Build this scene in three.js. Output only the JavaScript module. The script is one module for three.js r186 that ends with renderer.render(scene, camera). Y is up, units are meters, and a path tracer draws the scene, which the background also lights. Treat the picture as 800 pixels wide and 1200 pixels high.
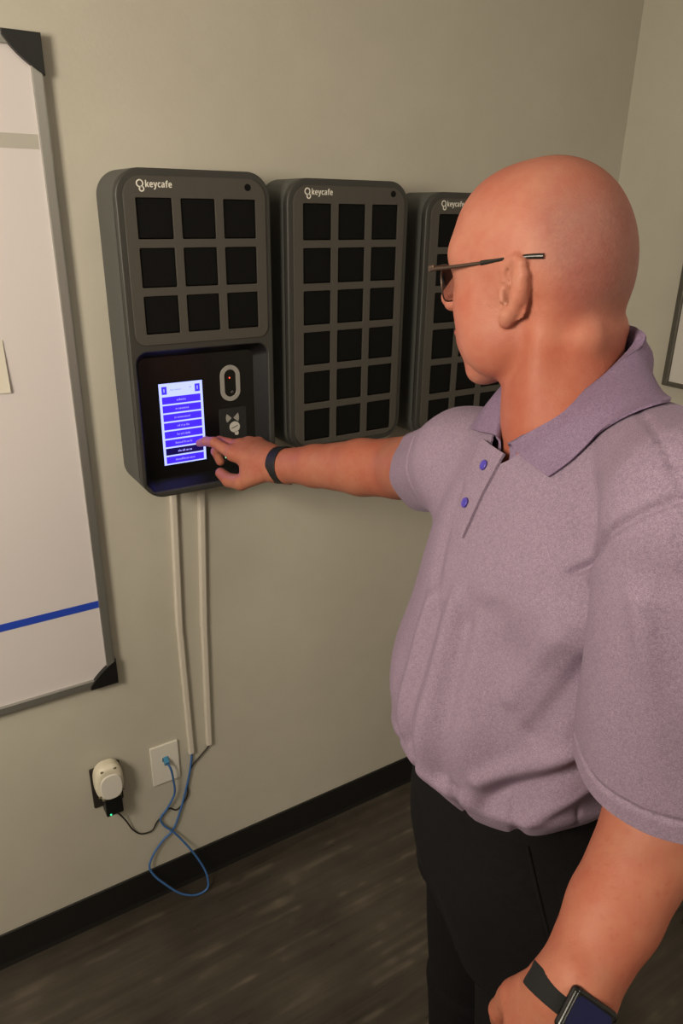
import * as THREE from 'three';
import { mergeGeometries, mergeVertices, toCreasedNormals } from 'three/addons/utils/BufferGeometryUtils.js';
import { RoundedBoxGeometry } from 'three/addons/geometries/RoundedBoxGeometry.js';
import { RectAreaLightUniformsLib } from 'three/addons/lights/RectAreaLightUniformsLib.js';
import { TextGeometry } from 'three/addons/geometries/TextGeometry.js';
import { FontLoader } from 'three/addons/loaders/FontLoader.js';

// ------------------------------------------------------------------ camera, light, exposure
const scene = new THREE.Scene();
scene.background = new THREE.Color(0x000000);
const camera = new THREE.PerspectiveCamera(69.51, 800 / 1200, 0.02, 30);
camera.position.set(0, 1.6894, 1.4556);
camera.up.set(0.1899, 0.9254, -0.3279);
camera.lookAt(camera.position.x + 0.494, camera.position.y - 0.3787, camera.position.z - 0.7827);
scene.add(camera);
const renderer = new THREE.WebGLRenderer({ antialias: true });
renderer.toneMapping = THREE.LinearToneMapping;
renderer.toneMappingExposure = 1.6;
renderer.shadowMap.enabled = true;
RectAreaLightUniformsLib.init();
const VIDEO_LIGHT = { pos: [-0.78, 1.84, 1.08], aim: [0.70, 1.60, 0.50], w: 0.42, h: 0.42, power: 25 };
const CEILING_FILL = { spots: [[0.95, 2.5], [-0.7, 3.3], [-2.1, 2.5], [-2.1, 1.0]], power: 8.8 };  // unseen panels, all but the first added to supply ambient fill

// ------------------------------------------------------------------ helpers
function rng(seed) { let s = seed >>> 0; return () => { s = (s + 0x6D2B79F5) >>> 0; let t = s; t = Math.imul(t ^ (t >>> 15), t | 1); t ^= t + Math.imul(t ^ (t >>> 7), t | 61); return ((t ^ (t >>> 14)) >>> 0) / 4294967296; }; }
const taken = {};
function numbered(n) { taken[n] = (taken[n] || 0) + 1; return taken[n] === 1 ? n : n + '_' + String(taken[n] - 1).padStart(3, '0'); }
function part(name, geo, m, parent, label) {
  const o = new THREE.Mesh(Array.isArray(geo) ? merged(geo) : geo, m); o.name = name; o.castShadow = o.receiveShadow = true;
  if (label) o.userData.label = label;
  parent.add(o); return o;
}
function thing(name, label, category, pos = [0, 0, 0], group) {
  const g = new THREE.Group(); g.name = numbered(name); g.position.set(...pos); g.userData = { label, category };
  if (group) g.userData.group = group;
  scene.add(g); return g;
}
function structure(name, geo, m, label) {
  const o = new THREE.Mesh(Array.isArray(geo) ? merged(geo) : geo, m); o.name = name; o.castShadow = o.receiveShadow = true;
  o.userData = { kind: 'structure', label }; scene.add(o); return o;
}
function merged(list) {
  return mergeGeometries(list.map(g => { let q = g.index ? g.toNonIndexed() : g; for (const k of Object.keys(q.attributes)) if (!['position', 'normal', 'uv'].includes(k)) q.deleteAttribute(k); return q; }), false);
}
const box = (w, h, d, x = 0, y = 0, z = 0) => boxUV(new THREE.BoxGeometry(w, h, d).translate(x, y, z));
const rbox = (w, h, d, r, x = 0, y = 0, z = 0, s = 3) => boxUV(new RoundedBoxGeometry(w, h, d, s, r).translate(x, y, z));
const cyl = (r0, r1, h, n = 24) => new THREE.CylinderGeometry(r0, r1, h, n);
function boxUV(g) {   // uv in metres from the dominant axis of every face
  g = g.index ? g.toNonIndexed() : g;
  const p = g.attributes.position, n = g.attributes.normal, uv = new Float32Array(p.count * 2);
  for (let i = 0; i < p.count; i += 3) {
    let a = 0, b = 0, c = 0;
    for (let k = 0; k < 3; k++) { a += n.getX(i + k); b += n.getY(i + k); c += n.getZ(i + k); }
    a = Math.abs(a); b = Math.abs(b); c = Math.abs(c);
    for (let k = 0; k < 3; k++) {
      const x = p.getX(i + k), y = p.getY(i + k), z = p.getZ(i + k), j = (i + k) * 2;
      if (a >= b && a >= c) { uv[j] = z; uv[j + 1] = y; } else if (b >= c) { uv[j] = x; uv[j + 1] = z; } else { uv[j] = x; uv[j + 1] = y; }
    }
  }
  g.setAttribute('uv', new THREE.BufferAttribute(uv, 2)); return g;
}
function roundRect(x0, y0, x1, y1, r, path = new THREE.Shape()) {   // r: number or [tl, tr, br, bl]
  const [tl, tr, br, bl] = Array.isArray(r) ? r : [r, r, r, r];
  path.moveTo(x0 + bl, y0); path.lineTo(x1 - br, y0); path.absarc(x1 - br, y0 + br, br, -Math.PI / 2, 0, false);
  path.lineTo(x1, y1 - tr); path.absarc(x1 - tr, y1 - tr, tr, 0, Math.PI / 2, false);
  path.lineTo(x0 + tl, y1); path.absarc(x0 + tl, y1 - tl, tl, Math.PI / 2, Math.PI, false);
  path.lineTo(x0, y0 + bl); path.absarc(x0 + bl, y0 + bl, bl, Math.PI, 1.5 * Math.PI, false);
  return path;
}
const extrude = (shape, z0, z1, bevel = 0, seg = 10, bs = 3) => boxUV(new THREE.ExtrudeGeometry(shape, { depth: z1 - z0 - 2 * bevel, bevelEnabled: bevel > 0, bevelThickness: bevel, bevelSize: bevel, bevelOffset: -bevel, bevelSegments: bs, curveSegments: seg }).translate(0, 0, z0 + bevel));
const V = (x, y, z) => new THREE.Vector3(x, y, z);
const tube = (pts, r, seg = 80, n = 10, closed = false) => new THREE.TubeGeometry(new THREE.CatmullRomCurve3(pts.map(p => V(...p)), closed, 'centripetal'), seg, r, n, closed);
function mirror(g, sx, sy, sz) {   // reflects a geometry and keeps its faces pointing outwards
  g = g.index ? g.toNonIndexed() : g; g.scale(sx, sy, sz);
  if (sx * sy * sz < 0) for (const a of Object.values(g.attributes)) for (let i = 0; i < a.count; i += 3) for (let k = 0; k < a.itemSize; k++) { const u = (i + 1) * a.itemSize + k, v = (i + 2) * a.itemSize + k, t = a.array[u]; a.array[u] = a.array[v]; a.array[v] = t; }
  return g;
}
function aim(o, dir) { o.quaternion.setFromUnitVectors(V(0, 0, 1), V(...dir).normalize()); return o; }

// value noise
const PERM = (() => { const r = rng(77), a = new Float32Array(4096); for (let i = 0; i < 4096; i++) a[i] = r(); return a; })();
function h3(i, j, k) { return PERM[((i * 73856093) ^ (j * 19349663) ^ (k * 83492791)) & 4095]; }
function noise3(x, y, z) {
  const i = Math.floor(x), j = Math.floor(y), k = Math.floor(z); let u = x - i, v = y - j, w = z - k;
  u = u * u * (3 - 2 * u); v = v * v * (3 - 2 * v); w = w * w * (3 - 2 * w);
  const L = (a, b, t) => a + (b - a) * t;
  return L(L(L(h3(i, j, k), h3(i + 1, j, k), u), L(h3(i, j + 1, k), h3(i + 1, j + 1, k), u), v), L(L(h3(i, j, k + 1), h3(i + 1, j, k + 1), u), L(h3(i, j + 1, k + 1), h3(i + 1, j + 1, k + 1), u), v), w);
}
function fbm(x, y, z, o = 4) { let s = 0, a = .5, t = 0; for (let i = 0; i < o; i++) { s += a * noise3(x, y, z); t += a; a *= .5; x = x * 2.03 + 11.3; y = y * 2.03 + 5.1; z = z * 2.03 + 7.7; } return s / t; }
// periodic 2-d noise for textures
function tileNoise(n, cx, cy, seed) {
  const r = rng(seed), g = Float32Array.from({ length: cx * cy }, () => r()), out = new Float32Array(n * n);
  for (let y = 0; y < n; y++) for (let x = 0; x < n; x++) {
    const fx = x / n * cx, fy = y / n * cy, i = Math.floor(fx), j = Math.floor(fy); let u = fx - i, v = fy - j; u = u * u * (3 - 2 * u); v = v * v * (3 - 2 * v);
    const a = g[(j % cy) * cx + i % cx], b = g[(j % cy) * cx + (i + 1) % cx], c = g[((j + 1) % cy) * cx + i % cx], d = g[((j + 1) % cy) * cx + (i + 1) % cx];
    out[y * n + x] = a + (b - a) * u + (c - a) * v + (a - b - c + d) * u * v;
  }
  return out;
}
function dataTex(n, fn, size, srgb = true) {
  const d = new Uint8Array(n * n * 4);
  for (let i = 0; i < n * n; i++) { const c = fn(i % n, Math.floor(i / n), i); for (let k = 0; k < 3; k++) d[i * 4 + k] = Math.max(0, Math.min(255, Math.round(c[k]))); d[i * 4 + 3] = 255; }
  const t = new THREE.DataTexture(d, n, n); t.wrapS = t.wrapT = THREE.RepeatWrapping; t.magFilter = THREE.LinearFilter; t.minFilter = THREE.LinearFilter;
  if (srgb) t.colorSpace = THREE.SRGBColorSpace; t.repeat.set(1 / size, 1 / size); t.needsUpdate = true; return t;
}
const std = (color, roughness = .6, extra = {}) => new THREE.MeshStandardMaterial({ color, roughness, ...extra });

// ------------------------------------------------------------------ materials
const M = {};
{
  const n = 256, a = tileNoise(n, 128, 128, 3), b = tileNoise(n, 32, 32, 4), c = tileNoise(n, 8, 8, 5);
  const wallBump = dataTex(n, (x, y, i) => { const v = 128 + 90 * (a[i] - .5) + 90 * (b[i] - .5); return [v, v, v]; }, .22, false);
  const wallMap = dataTex(n, (x, y, i) => { const v = 4 * (c[i] - .5) + 3 * (b[i] - .5); return [183 + v, 178 + v, 166 + v]; }, 1.3);
  M.wall = std(0xffffff, .62, { map: wallMap, bumpMap: wallBump, bumpScale: .00022 });
  M.ceiling = std(0xb9b6ae, .9, { bumpMap: wallBump, bumpScale: .0008 });
}
{
  const n = 1024, s1 = tileNoise(n, 6, 90, 11), s2 = tileNoise(n, 14, 300, 12), s3 = tileNoise(n, 9, 9, 13), s4 = tileNoise(n, 40, 60, 14);
  const map = dataTex(n, (x, y, i) => {
    let v = 62 + 20 * (s3[i] - .5) + 12 * (s1[i] - .5) + 8 * (s2[i] - .5) + 6 * (s4[i] - .5);
    const sc = Math.max(0, s1[i] * .6 + s4[i] * .4 - .66) * 70; v += sc;
    return [v * 1.06, v * .96, v * .84];
  }, 1.25);
  const rough = dataTex(n, (x, y, i) => { const v = 105 + 60 * (s3[i] - .5) + 40 * (s1[i] - .5); return [v, v, v]; }, 1.25, false);
  M.floor = std(0xffffff, .9, { map, roughnessMap: rough });
}
M.baseboard = std(0x11100f, .55);
{
  const n = 256, a = tileNoise(n, 200, 200, 21), b = tileNoise(n, 60, 60, 22);
  const bump = dataTex(n, (x, y, i) => { const v = 128 + 80 * (a[i] - .5) + 30 * (b[i] - .5); return [v, v, v]; }, .06, false);
  M.shell = std(0x4b4c4a, .55, { bumpMap: bump, bumpScale: .00012 });
  M.rim = std(0x33322f, .5, { bumpMap: bump, bumpScale: .0001 });
  M.panel = std(0x44403b, .5, { bumpMap: bump, bumpScale: .0001 });
  M.blackPlastic = std(0x0b0b0c, .42, { bumpMap: bump, bumpScale: .00008 });
  M.bay = std(0x0a0a0b, .5);
}
M.door = new THREE.MeshPhysicalMaterial({ color: 0x060606, roughness: .7, specularIntensity: .35 });
M.white = std(0xd8d4cc, .5);
M.print = std(0xd9d5cc, .6);
M.whiteboard = std(0xccc5c6, .32);
M.aluminium = std(0xa9a8a4, .38, { metalness: .85 });
M.blackCap = std(0x101010, .45);
M.tape = std(0x1b3fae, .6);

// ------------------------------------------------------------------ the room
const RX = 1.787, LX = -3.2, FZ = 4.2, CY = 2.72;
structure('floor', box(RX - LX + .4, .1, FZ + .4, (RX + LX) / 2, -.05, FZ / 2), M.floor, 'dark grey brown streaked vinyl floor');
structure('ceiling', box(RX - LX + .4, .1, FZ + .4, (RX + LX) / 2, CY + .05, FZ / 2), M.ceiling, 'plain pale ceiling');
structure('wall_back', box(RX - LX + .4, CY, .1, (RX + LX) / 2, CY / 2, -.05), M.wall, 'greige painted wall that carries the key cabinets');
structure('wall_right', box(.1, CY, FZ, RX + .05, CY / 2, FZ / 2), M.wall, 'greige painted side wall meeting at the room corner');
structure('wall_left', box(.1, CY, FZ, LX - .05, CY / 2, FZ / 2), M.wall, 'greige painted wall across the room');
structure('wall_front', box(RX - LX + .4, CY, .1, (RX + LX) / 2, CY / 2, FZ + .05), M.wall, 'greige painted wall facing the key cabinets');
function baseProfile(len) { const s = new THREE.Shape(); s.moveTo(0, 0); s.lineTo(.007, 0); s.lineTo(.004, .012); s.lineTo(.004, .096); s.quadraticCurveTo(.004, .1016, 0, .1016); s.closePath(); return new THREE.ExtrudeGeometry(s, { depth: len, bevelEnabled: false }); }
structure('baseboard_back', mirror(baseProfile(RX - LX).rotateY(Math.PI / 2), 1, 1, -1).translate(LX, 0, 0), M.baseboard, 'black rubber cove base along the cabinet wall');
structure('baseboard_right', mirror(baseProfile(FZ), -1, 1, 1).translate(RX, 0, 0), M.baseboard, 'black rubber cove base along the side wall');

// lamps: a small LED panel on a stand beside the camera, and unseen ceiling panels
{
  const P = V(...VIDEO_LIGHT.pos), D = V(...VIDEO_LIGHT.aim).sub(P).normalize();
  const g = thing('video_light', 'square soft LED panel lamp on a light stand', 'lamp', [P.x, 0, P.z]);
  const head = new THREE.Group(); head.name = 'lamp_head'; head.position.set(0, P.y, 0); aim(head, D.toArray()); g.add(head);
  part('housing', rbox(VIDEO_LIGHT.w + .03, VIDEO_LIGHT.h + .03, .03, .008, 0, 0, -.018), M.blackPlastic, head);
  part('diffuser', box(VIDEO_LIGHT.w, VIDEO_LIGHT.h, .004, 0, 0, -.001), new THREE.MeshStandardMaterial({ color: 0xffffff, emissive: 0xffe2c0, emissiveIntensity: 3 }), head);
  const L = new THREE.RectAreaLight(0xfff4dd, VIDEO_LIGHT.power, VIDEO_LIGHT.w, VIDEO_LIGHT.h);
  L.position.copy(P).addScaledVector(D, .006); L.lookAt(P.clone().addScaledVector(D, 2)); scene.add(L); L.name = 'video_light_beam';
  part('pole', cyl(.011, .011, P.y - .5, 16).translate(0, (P.y - .08 + .42) / 2, 0), M.aluminium, g);
  for (let k = 0; k < 3; k++) { const a = k * 2.094 + .4; part('leg', tube([[0, .5, 0], [Math.sin(a) * .2, .25, Math.cos(a) * .2], [Math.sin(a) * .4, .011, Math.cos(a) * .4]], .01, 12, 10), M.blackPlastic, g); }
  CEILING_FILL.spots.forEach(([x, z], i) => {
    const c = thing('unseen_ceiling_light', ['square ceiling light panel near the side wall', 'added square ceiling fill panel near the wall opposite the key cabinets', 'added square ceiling fill panel in the far corner of the room', 'added square ceiling fill panel over the far end of the whiteboard'][i], 'lamp', [x, CY, z]);
    part('frame', [box(.66, .02, .03, 0, -.01, .315), box(.66, .02, .03, 0, -.01, -.315), box(.03, .02, .6, .315, -.01, 0), box(.03, .02, .6, -.315, -.01, 0)], M.white, c);
    part('diffuser', box(.6, .01, .6, 0, -.006, 0), new THREE.MeshStandardMaterial({ color: 0xffffff, emissive: 0xfff0dd, emissiveIntensity: 1 }), c);
    const A = new THREE.RectAreaLight(0xfff2dc, CEILING_FILL.power, .58, .58); A.position.set(x, CY - .014, z); A.lookAt(x, 0, z); A.name = 'unseen_ceiling_glow'; scene.add(A);
  });
}

// ------------------------------------------------------------------ key cabinets
const font = await new FontLoader().loadAsync('fonts/droid/droid_sans_bold.typeface.json');
function logo(parent, x, y, z, s) {   // s = text width in metres
  const t = new TextGeometry('keycafe', { font, size: 1, depth: .02, curveSegments: 4, bevelEnabled: false }); t.computeBoundingBox();
  const w = t.boundingBox.max.x - t.boundingBox.min.x, k = s / w;
  t.translate(-t.boundingBox.min.x, 0, 0).scale(k, k * 1.12, k * .8).translate(x + s * .34, y, z);
  const ring = (cx, cy, R, r) => new THREE.TorusGeometry(R, r, 6, 28).scale(1, 1, .25).translate(cx, cy, z + .0003);
  part('logo', [boxUV(t), boxUV(ring(x + s * .14, y + s * .12, s * .115, s * .026)), boxUV(ring(x + s * .2, y - s * .06, s * .08, s * .026))], M.print, parent, 'pale lettering with two linked rings');
}
const PITCH = [.0801, .0813], TW = .0642, TH = .0667;
function doorGrid(panelShape, parent, x0, y0, rows, zf) {
  const dg = extrude(roundRect(-TW / 2 + .0008, -TH / 2 + .0014, TW / 2 - .0008, TH / 2 - .0006, .0022), 0, .012, .0012, 4, 2);
  const holes = [];
  for (let r = 0; r < rows; r++) for (let c = 0; c < 3; c++) {
    const x = x0 + c * PITCH[0], y = y0 - r * PITCH[1];
    panelShape.holes.push(roundRect(x, y - TH, x + TW, y, .0026, new THREE.Path()));
    holes.push([x + TW / 2, y - TH / 2]);
  }
  for (const [x, y] of holes) { const d = part('compartment_door', dg, M.door, parent); d.position.set(x, y, zf - .0155); }
}
function shell(parent, W, H, zf, r, holes) {
  const tube2 = roundRect(0, 0, W, H, r);
  for (const h of holes) tube2.holes.push(roundRect(...h, new THREE.Path()));
  part('shell', [extrude(roundRect(0, 0, W, H, r), .001, .07, 0, 14), extrude(tube2, .07, zf - .012, 0, 14)], M.shell, parent);
  const f = roundRect(0, 0, W, H, r);
  for (const h of holes) f.holes.push(roundRect(...h, new THREE.Path()));
  part('front_rim', extrude(f, zf - .018, zf, .0034, 14, 4), M.rim, parent, 'darker rounded front edge');
}
const ZF = .12;
function keyCabinet(label, x0, x1, y0, y1, tx, ty) {
  const g = thing('key_cabinet', label, 'key cabinet', [x0, y0, 0], 'key cabinets on the wall');
  const W = x1 - x0, H = y1 - y0;
  shell(g, W, H, ZF - .003, .046, [[.018, .018, W - .018, H - .018, .03]]);
  const pn = roundRect(.012, .012, W - .012, H - .012, .034);
  doorGrid(pn, g, tx - x0, ty - y0, 6, ZF);
  part('front_panel', extrude(pn, ZF - .0045, ZF, .0008, 12, 2), M.panel, g);
  part('recess', box(W - .04, H - .06, .002, W / 2, H / 2 - .005, ZF - .0165), M.bay, g);
  logo(g, tx - x0 + .003, ty - y0 + .0155, ZF, .047);
  part('sensor_dot', cyl(.006, .006, .002, 20).rotateX(Math.PI / 2).translate(tx - x0 + .2105, ty - y0 + .0205, ZF), M.door, g);
  return g;
}
keyCabinet('dark grey wall cabinet of eighteen key compartments beside the touchscreen cabinet', .713, .999, 1.203, 1.745, .7463, 1.7005);
keyCabinet('dark grey wall cabinet of key compartments partly behind the man in glasses', 1.047, 1.334, 1.186, 1.728, 1.081, 1.684);
{
  const X0 = .3885, X1 = .678, Y0 = 1.158, Y1 = 1.7515;
  const g = thing('key_cabinet', 'dark grey wall key cabinet with a lit blue touchscreen', 'key cabinet', [X0, Y0, 0]);
  const W = X1 - X0, H = Y1 - Y0, bx0 = .0105, bx1 = W - .0125, by0 = .0125, by1 = 1.443 - Y0;
  shell(g, W, H, ZF - .003, .046, [[bx0, by0, bx1, by1, .022], [.018, 1.462 - Y0, W - .018, H - .018, .026]]);
  const pn = roundRect(.012, 1.456 - Y0, W - .012, H - .012, [.034, .034, .02, .02]);
  doorGrid(pn, g, .4216 - X0, 1.7046 - Y0, 3, ZF);
  part('front_panel', extrude(pn, ZF - .0045, ZF, .0008, 12, 2), M.panel, g);
  part('recess', box(W - .04, .25, .002, W / 2, 1.585 - Y0, ZF - .0165), M.bay, g);
  logo(g, .4216 - X0 + .003, 1.7046 - Y0 + .0165, ZF, .047);
  part('sensor_dot', cyl(.006, .006, .002, 20).rotateX(Math.PI / 2).translate(.6305 - X0, 1.7251 - Y0, ZF), M.door, g);
  // sloped walls of the bay and its face
  const outer = roundRect(bx0 - .002, by0 - .002, bx1 + .002, by1 + .002, .024).getPoints(10), inner = roundRect(bx0 + .012, by0 + .016, bx1 - .02, by1 - .016, .014).getPoints(10);
  const pos = [], n = Math.min(outer.length, inner.length), zo = ZF - .0065, zi = .086;
  for (let i = 0; i < n - 1; i++) { const a = outer[i], b = outer[i + 1], c = inner[i], d = inner[i + 1]; pos.push(a.x, a.y, zo, b.x, b.y, zo, d.x, d.y, zi, a.x, a.y, zo, d.x, d.y, zi, c.x, c.y, zi); }
  const bg = new THREE.BufferGeometry(); bg.setAttribute('position', new THREE.Float32BufferAttribute(pos, 3)); bg.computeVertexNormals();
  part('bay_wall', boxUV(bg), M.blackPlastic, g);
  part('bay_face', extrude(roundRect(bx0 + .005, by0 + .008, bx1 - .01, by1 - .008, .014), .0765, zi + .0005, 0), std(0x070708, .28), g, 'glossy black panel behind the screen');
  // touchscreen: picture computed on a canvas
  const c = document.createElement('canvas'); c.width = 360; c.height = 660; const q = c.getContext('2d');
  q.fillStyle = '#aab4ff'; q.fillRect(0, 0, 360, 660);
  q.fillStyle = '#3a2bd0'; q.fillRect(22, 24, 42, 62); q.fillRect(296, 24, 42, 62);
  // the words on the screen are too blurred to read: short pale marks of their length
  const words = (x, y, w, h, seed) => { const r = rng(seed); let p = x - w / 2; while (p < x + w / 2 - 4) { const l = 4 + r() * 7, k = r(); q.fillRect(p, y - h * (k > .75 ? 1 : .7), l, h * (k > .75 ? 1 : .7)); p += l + (r() > .82 ? 8 : 2.5); } };
  q.fillStyle = '#8f96e8'; q.fillRect(38, 42, 8, 26); q.fillRect(313, 40, 8, 28);
  q.fillStyle = '#7c86d8'; words(140, 58, 96, 9, 5); words(262, 50, 22, 14, 6);
  [80, 110, 138, 100, 112, 150, 116, 168].forEach((w, i) => {
    const y = 106 + i * 69.5; q.fillStyle = i === 6 ? '#0b0540' : '#3a22e6'; q.fillRect(20, y, 320, 57);
    q.fillStyle = i === 6 ? '#8f88e0' : '#8177f2'; words(180, y + 37, w, 17, 20 + i);
  });
  const tex = new THREE.CanvasTexture(c); tex.colorSpace = THREE.SRGBColorSpace;
  const sw = .0885, sh = .1635, sx = .4895 - X0, sy = 1.2948 - Y0;
  const scr = part('screen', new THREE.PlaneGeometry(sw, sh).translate(sx, sy, zi + .0022), new THREE.MeshStandardMaterial({ color: 0x050505, roughness: .25, emissive: 0xffffff, emissiveMap: tex, emissiveIntensity: 1.0 }), g, 'lit screen with a menu of blue buttons');
  part('screen_frame', extrude(roundRect(sx - sw / 2 - .003, sy - sh / 2 - .003, sx + sw / 2 + .003, sy + sh / 2 + .003, .002), zi - .001, zi + .0015), M.door, scr);
  const SL = new THREE.RectAreaLight(0x6a68ff, .8, sw, sh); SL.position.set(X0 + sx, Y0 + sy, zi + .004); SL.lookAt(X0 + sx, Y0 + sy, 2); SL.name = 'screen_glow'; scene.add(SL);
  // scanner window
  const ox = .594 - X0, oy = 1.3635 - Y0, ring = roundRect(ox - .0215, oy - .0365, ox + .0215, oy + .0365, .0214);
  ring.holes.push(roundRect(ox - .0125, oy - .0275, ox + .0125, oy + .0275, .0124, new THREE.Path()));
  const rg = part('scanner_ring', extrude(ring, zi, zi + .0022, .0006, 12), std(0x8d8a86, .4), g, 'grey oval ring around the scanner window');
  part('scanner_window', extrude(roundRect(ox - .0124, oy - .0274, ox + .0124, oy + .0274, .0122), zi, zi + .0008), std(0x040404, .1), rg);
  part('indicator', new THREE.SphereGeometry(.0013, 10, 8).translate(ox - .001, oy + .011, zi + .0012), new THREE.MeshStandardMaterial({ color: 0x200000, emissive: 0xff4a30, emissiveIntensity: 2.2 }), rg, 'tiny red light');
  part('lens', new THREE.SphereGeometry(.004, 14, 10).scale(1, 1, .4).translate(ox + .004, oy - .019, zi + .0008), std(0x2a2a2c, .15), rg);
  // tap panel with its symbols
  const px0 = .5665 - X0, px1 = .6265 - X0, py0 = 1.200 - Y0, py1 = 1.3125 - Y0;
  const np = part('tap_reader', extrude(roundRect(px0, py0, px1, py1, .004), zi, zi + .0016, .0005), std(0x1d1d1e, .5), g);
  const cx = (px0 + px1) / 2 - .001, wy = 1.2915 - Y0, fl = [];
  for (const s of [-1, 1]) { const sh2 = new THREE.Shape(); sh2.moveTo(cx + s * .002, wy); sh2.quadraticCurveTo(cx + s * .008, wy + .006, cx + s * .0125, wy + .0095); sh2.quadraticCurveTo(cx + s * .0165, wy, cx + s * .0125, wy - .0085); sh2.quadraticCurveTo(cx + s * .008, wy - .006, cx + s * .002, wy); fl.push(extrude(sh2, zi + .0014, zi + .0019)); }
  part('symbol', fl, std(0x8b8984, .6), np, 'grey radio wave symbol');
  const fob = new THREE.Shape(); fob.absarc(cx + .004, 1.272 - Y0, .0115, 0, Math.PI * 2); const fob2 = new THREE.Shape(); fob2.absarc(cx + .008, 1.2585 - Y0, .0045, 0, Math.PI * 2);
  part('fob_symbol', [extrude(fob, zi + .0014, zi + .002, 0, 24), extrude(fob2, zi + .0014, zi + .002, 0, 12)], std(0xb9b6b0, .6), np, 'pale round key fob symbol');
  part('fob_mark', box(.015, .0018, .0004).rotateZ(.35).translate(cx + .004, 1.272 - Y0, zi + .0021), std(0x55534f, .6), np);
  part('status_light', new THREE.SphereGeometry(.0022, 12, 8).translate(.5775 - X0, 1.21 - Y0, zi + .002), new THREE.MeshStandardMaterial({ color: 0x002008, emissive: 0x9dffc0, emissiveIntensity: 2.0 }), g, 'small green light');
}

// ------------------------------------------------------------------ whiteboards
function cornerCap(s, depth) {
  const sh = new THREE.Shape(); sh.moveTo(0, 0); sh.lineTo(-s, 0); sh.lineTo(-s, -.008); sh.quadraticCurveTo(-s * .66, -s * .62, -.0, -s); sh.closePath();
  return boxUV(new THREE.ExtrudeGeometry(sh, { depth: depth - .002, bevelEnabled: true, bevelThickness: .001, bevelSize: .001, bevelOffset: -.001, bevelSegments: 2, curveSegments: 12 }).translate(0, 0, .001));
}
{
  const x0 = -.92, x1 = .320, y0 = .704, y1 = 1.9455, fw = .019, D = .020;
  const g = thing('whiteboard', 'large whiteboard with silver frame and blue tape line', 'whiteboard', [x0, y0, 0]);
  const W = x1 - x0, H = y1 - y0;
  part('panel', box(W - .02, H - .02, .010, W / 2, H / 2, .0065), M.whiteboard, g);
  const rail = L => { const s = new THREE.Shape(); s.moveTo(0, .001); s.lineTo(0, D - .006); s.quadraticCurveTo(0, D, .005, D); s.lineTo(fw - .0006, D - .0008); s.lineTo(fw, D - .0014); s.lineTo(fw, .001); s.closePath(); return boxUV(new THREE.ExtrudeGeometry(s, { depth: L, bevelEnabled: false, curveSegments: 5 })); };
  // profile x = inwards from the outer edge, y = away from the wall
  const up = L => rail(L).applyMatrix4(new THREE.Matrix4().makeBasis(V(1, 0, 0), V(0, 0, 1), V(0, -1, 0))).translate(0, L, 0);
  part('frame_rail', up(H), M.aluminium, g);
  part('frame_rail', mirror(up(H).rotateY(Math.PI), 1, 1, -1).translate(W, 0, 0), M.aluminium, g);
  const side = L => rail(L).applyMatrix4(new THREE.Matrix4().makeBasis(V(0, 1, 0), V(0, 0, 1), V(1, 0, 0)));
  part('frame_rail', side(W), M.aluminium, g);
  part('frame_rail', mirror(side(W).rotateX(Math.PI), 1, 1, -1).translate(0, H, 0), M.aluminium, g);
  const cap = cornerCap(.060, D + .003);
  for (const [sx, sy] of [[1, 1], [-1, 1], [1, -1], [-1, -1]]) { const c = part('corner_cap', cap, M.blackCap, g); c.position.set(sx > 0 ? W + .001 : -.001, sy > 0 ? H + .001 : -.001, 0); c.scale.set(sx, sy, 1); }
  const tapeB = new THREE.Mesh(box(W - 2 * fw, .0165, .0006, W / 2, .9035 - y0, .0119), M.tape); tapeB.name = 'tape_line'; tapeB.userData.label = 'blue tape stripe'; tapeB.castShadow = tapeB.receiveShadow = true; g.add(tapeB);
  part('tape_strip', box(W - 2 * fw - .004, .0225, .0005, W / 2, 1.7885 - y0, .0118), std(0xa9a49d, .55), g, 'pale grey tape strip');
  // note taped near the left part of the board
  const nt = thing('paper_note', 'white paper note hanging on the whiteboard', 'paper', [.094, 1.374, .0118]);
  const pg = new THREE.PlaneGeometry(.2, .094, 20, 10).translate(0, .047, 0), pp = pg.attributes.position;
  for (let i = 0; i < pp.count; i++) { const x = pp.getX(i), y = pp.getY(i); pp.setZ(i, .0006 + .006 * Math.pow(Math.max(0, x / .1), 4) * (1 - y / .11)); }
  pg.computeVertexNormals();
  part('sheet', pg, std(0xc6c0b4, .8, { side: THREE.DoubleSide }), nt);
  part('fold', box(.2, .0012, .0008, 0, .077, .0015), std(0xaaa498, .8), nt);
}
{
  const z0 = .249, y0 = 1.268, y1 = 2.25, L = 1.5;
  const g = thing('whiteboard', 'whiteboard with dark frame hung on the side wall', 'whiteboard', [RX, y0, z0]);
  const H = y1 - y0;
  part('panel', box(.012, H - .01, L - .01, -.008, H / 2, L / 2), std(0xc9c4be, .35), g);
  const fm = std(0x5d5952, .45, { metalness: .4 });
  part('frame_rail', rbox(.02, H, .017, .003, -.011, H / 2, .0085), fm, g); part('frame_rail', rbox(.02, H, .017, .003, -.011, H / 2, L - .0085), fm, g);
  part('frame_rail', rbox(.02, .012, L - .034, .003, -.011, .006, L / 2), fm, g); part('frame_rail', rbox(.02, .012, L - .034, .003, -.011, H - .006, L / 2), fm, g);
}

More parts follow.
